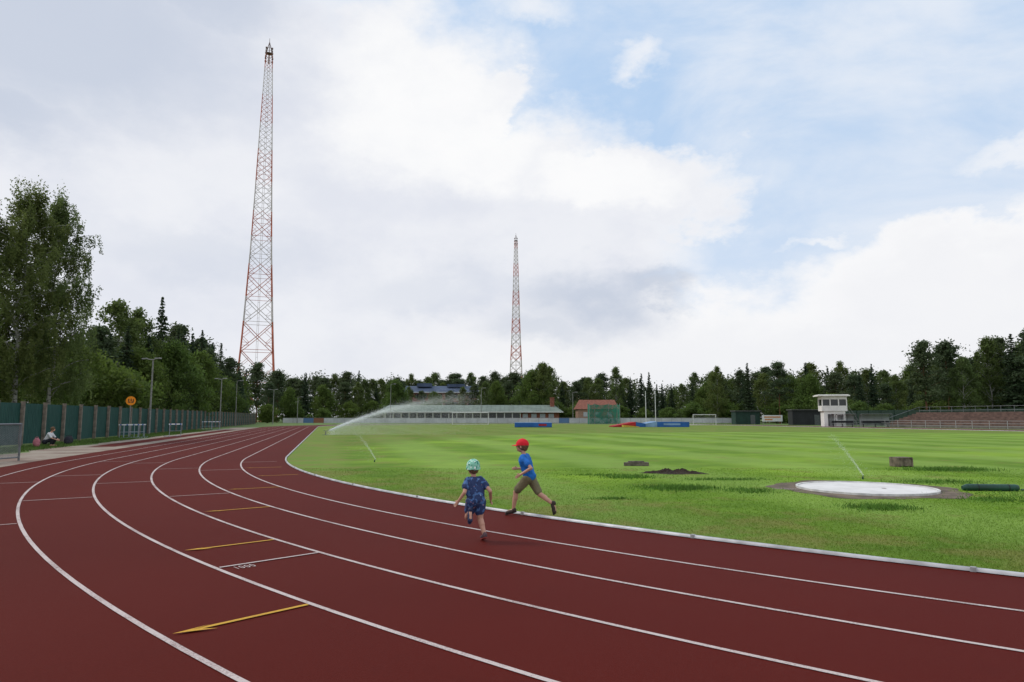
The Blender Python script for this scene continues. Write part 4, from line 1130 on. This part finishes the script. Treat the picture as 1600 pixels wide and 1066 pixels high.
    return o
boy=dict(hipL=(0,.06,.585),hipR=(0,-.06,.585),shL=(.05,.125,.905),shR=(.10,-.125,.915),neck=(.09,0,.955),head=(.125,0,1.085),
 elL=(-.13,.19,.76),wrL=(.03,.235,.66),elR=(.10,-.20,.72),wrR=(.27,-.13,.72),
 knL=(.20,.07,.37),anL=(.25,.06,.085),toL=(.37,.06,.05),knR=(-.15,-.07,.34),anR=(-.39,-.07,.20),toR=(-.42,-.07,.08),yaw=.15,pitch=.0)
person('child in red cap, blue shirt and olive shorts, mid-stride running',(.27,10.95,.004),152,boy,1.0,'boy')
girl=dict(hipL=(0,.052,.475),hipR=(0,-.052,.475),shL=(.05,.105,.735),shR=(.08,-.105,.735),neck=(.08,0,.775),head=(.105,0,.895),
 elL=(-.03,.165,.60),wrL=(.05,.215,.49),elR=(-.08,-.165,.61),wrR=(.0,-.205,.50),
 knL=(.09,.075,.28),anL=(-.12,.12,.38),toL=(-.18,.14,.27),knR=(.0,-.06,.265),anR=(-.12,-.075,.075),toR=(-.01,-.09,.045),yaw=-.1)
person('small child in mint sun hat and navy printed romper, running',(-.46,8.85,.004),114,girl,.95,'girl')
m_wsh=plain('white_shirt',(.62,.62,.64),.8,.08,6)
o=thing('person','person in white shirt crouching on grass beside the fence','person',(-24.75,36.6,0),math.radians(10))
B=MB()
def C_(a,ra,b2,rb): B.cap(a,ra,b2,rb,10)
C_((0,.1,.25),.12,(0,-.1,.25),.12); C_((.02,0,.28),.13,(.2,0,.62),.13); C_((.2,.16,.66),.07,(.2,-.16,.66),.07); C_((.22,0,.7),.055,(.28,0,.82),.05)
head(B,(.32,0,.9),1.05)
for sg in(1,-1):
    C_((0,sg*.1,.25),.09,(.42,sg*.14,.40),.065); C_((.42,sg*.14,.40),.06,(.30,sg*.14,.08),.04); C_((.30,sg*.14,.06),.04,(.48,sg*.15,.04),.035)
    C_((.2,sg*.18,.66),.05,(.36,sg*.22,.45),.04); C_((.36,sg*.22,.45),.038,(.56,sg*.12,.36),.028); hand(B,(.36,sg*.22,.45),(.56,sg*.12,.36),1.5,sg)
link('body',remeshed(B,'body',m_skin,.012,2),o)
B=MB(); C_((.02,0,.28),.155,(.2,0,.60),.15); C_((.2,.17,.66),.085,(.2,-.17,.66),.085)
for sg in(1,-1): C_((.2,sg*.18,.66),.068,(.33,sg*.215,.49),.06)
link('shirt',remeshed(B,'shirt',m_wsh,.014,1),o)
B=MB(); C_((0,.1,.25),.135,(0,-.1,.25),.135)
for sg in(1,-1): C_((0,sg*.1,.25),.105,(.42,sg*.14,.40),.08); C_((.42,sg*.14,.40),.075,(.31,sg*.14,.14),.055)
link('trousers',remeshed(B,'trousers',plain('dark_trousers',(.02,.02,.03),.8),.014,1),o)
B=MB(); B.ell((.30,0,.93),(.11,.095,.115),nu=16,nv=12); link('hair',B.mesh('hair',[m_hairb],True),o)
for x,y,c,nm,lb in((-24.4,35.4,(.40,.14,.17),'backpack','small pink backpack lying on the grass'),(-24.9,38.6,(.02,.02,.03),'backpack','dark backpack leaning by the green fence'),(-25.2,39.3,(.03,.03,.035),'backpack','black backpack standing by the green fence')):
    o=thing(nm,lb,'backpack',(x,y,0),.5)
    B=MB(); B.ell((0,0,.24),(.17,.12,.25)); B.ell((0,-.08,.16),(.13,.08,.12)); m_=plain('bag_fabric',c,.8)
    link('bag_body',remeshed(B,'bag_body',m_,.015,1),o)
    B=MB(); B.path([(-.07,.0,.46),(-.05,0,.53),(.05,0,.53),(.07,0,.46)],.012,6); part('strap',B,m_,o)
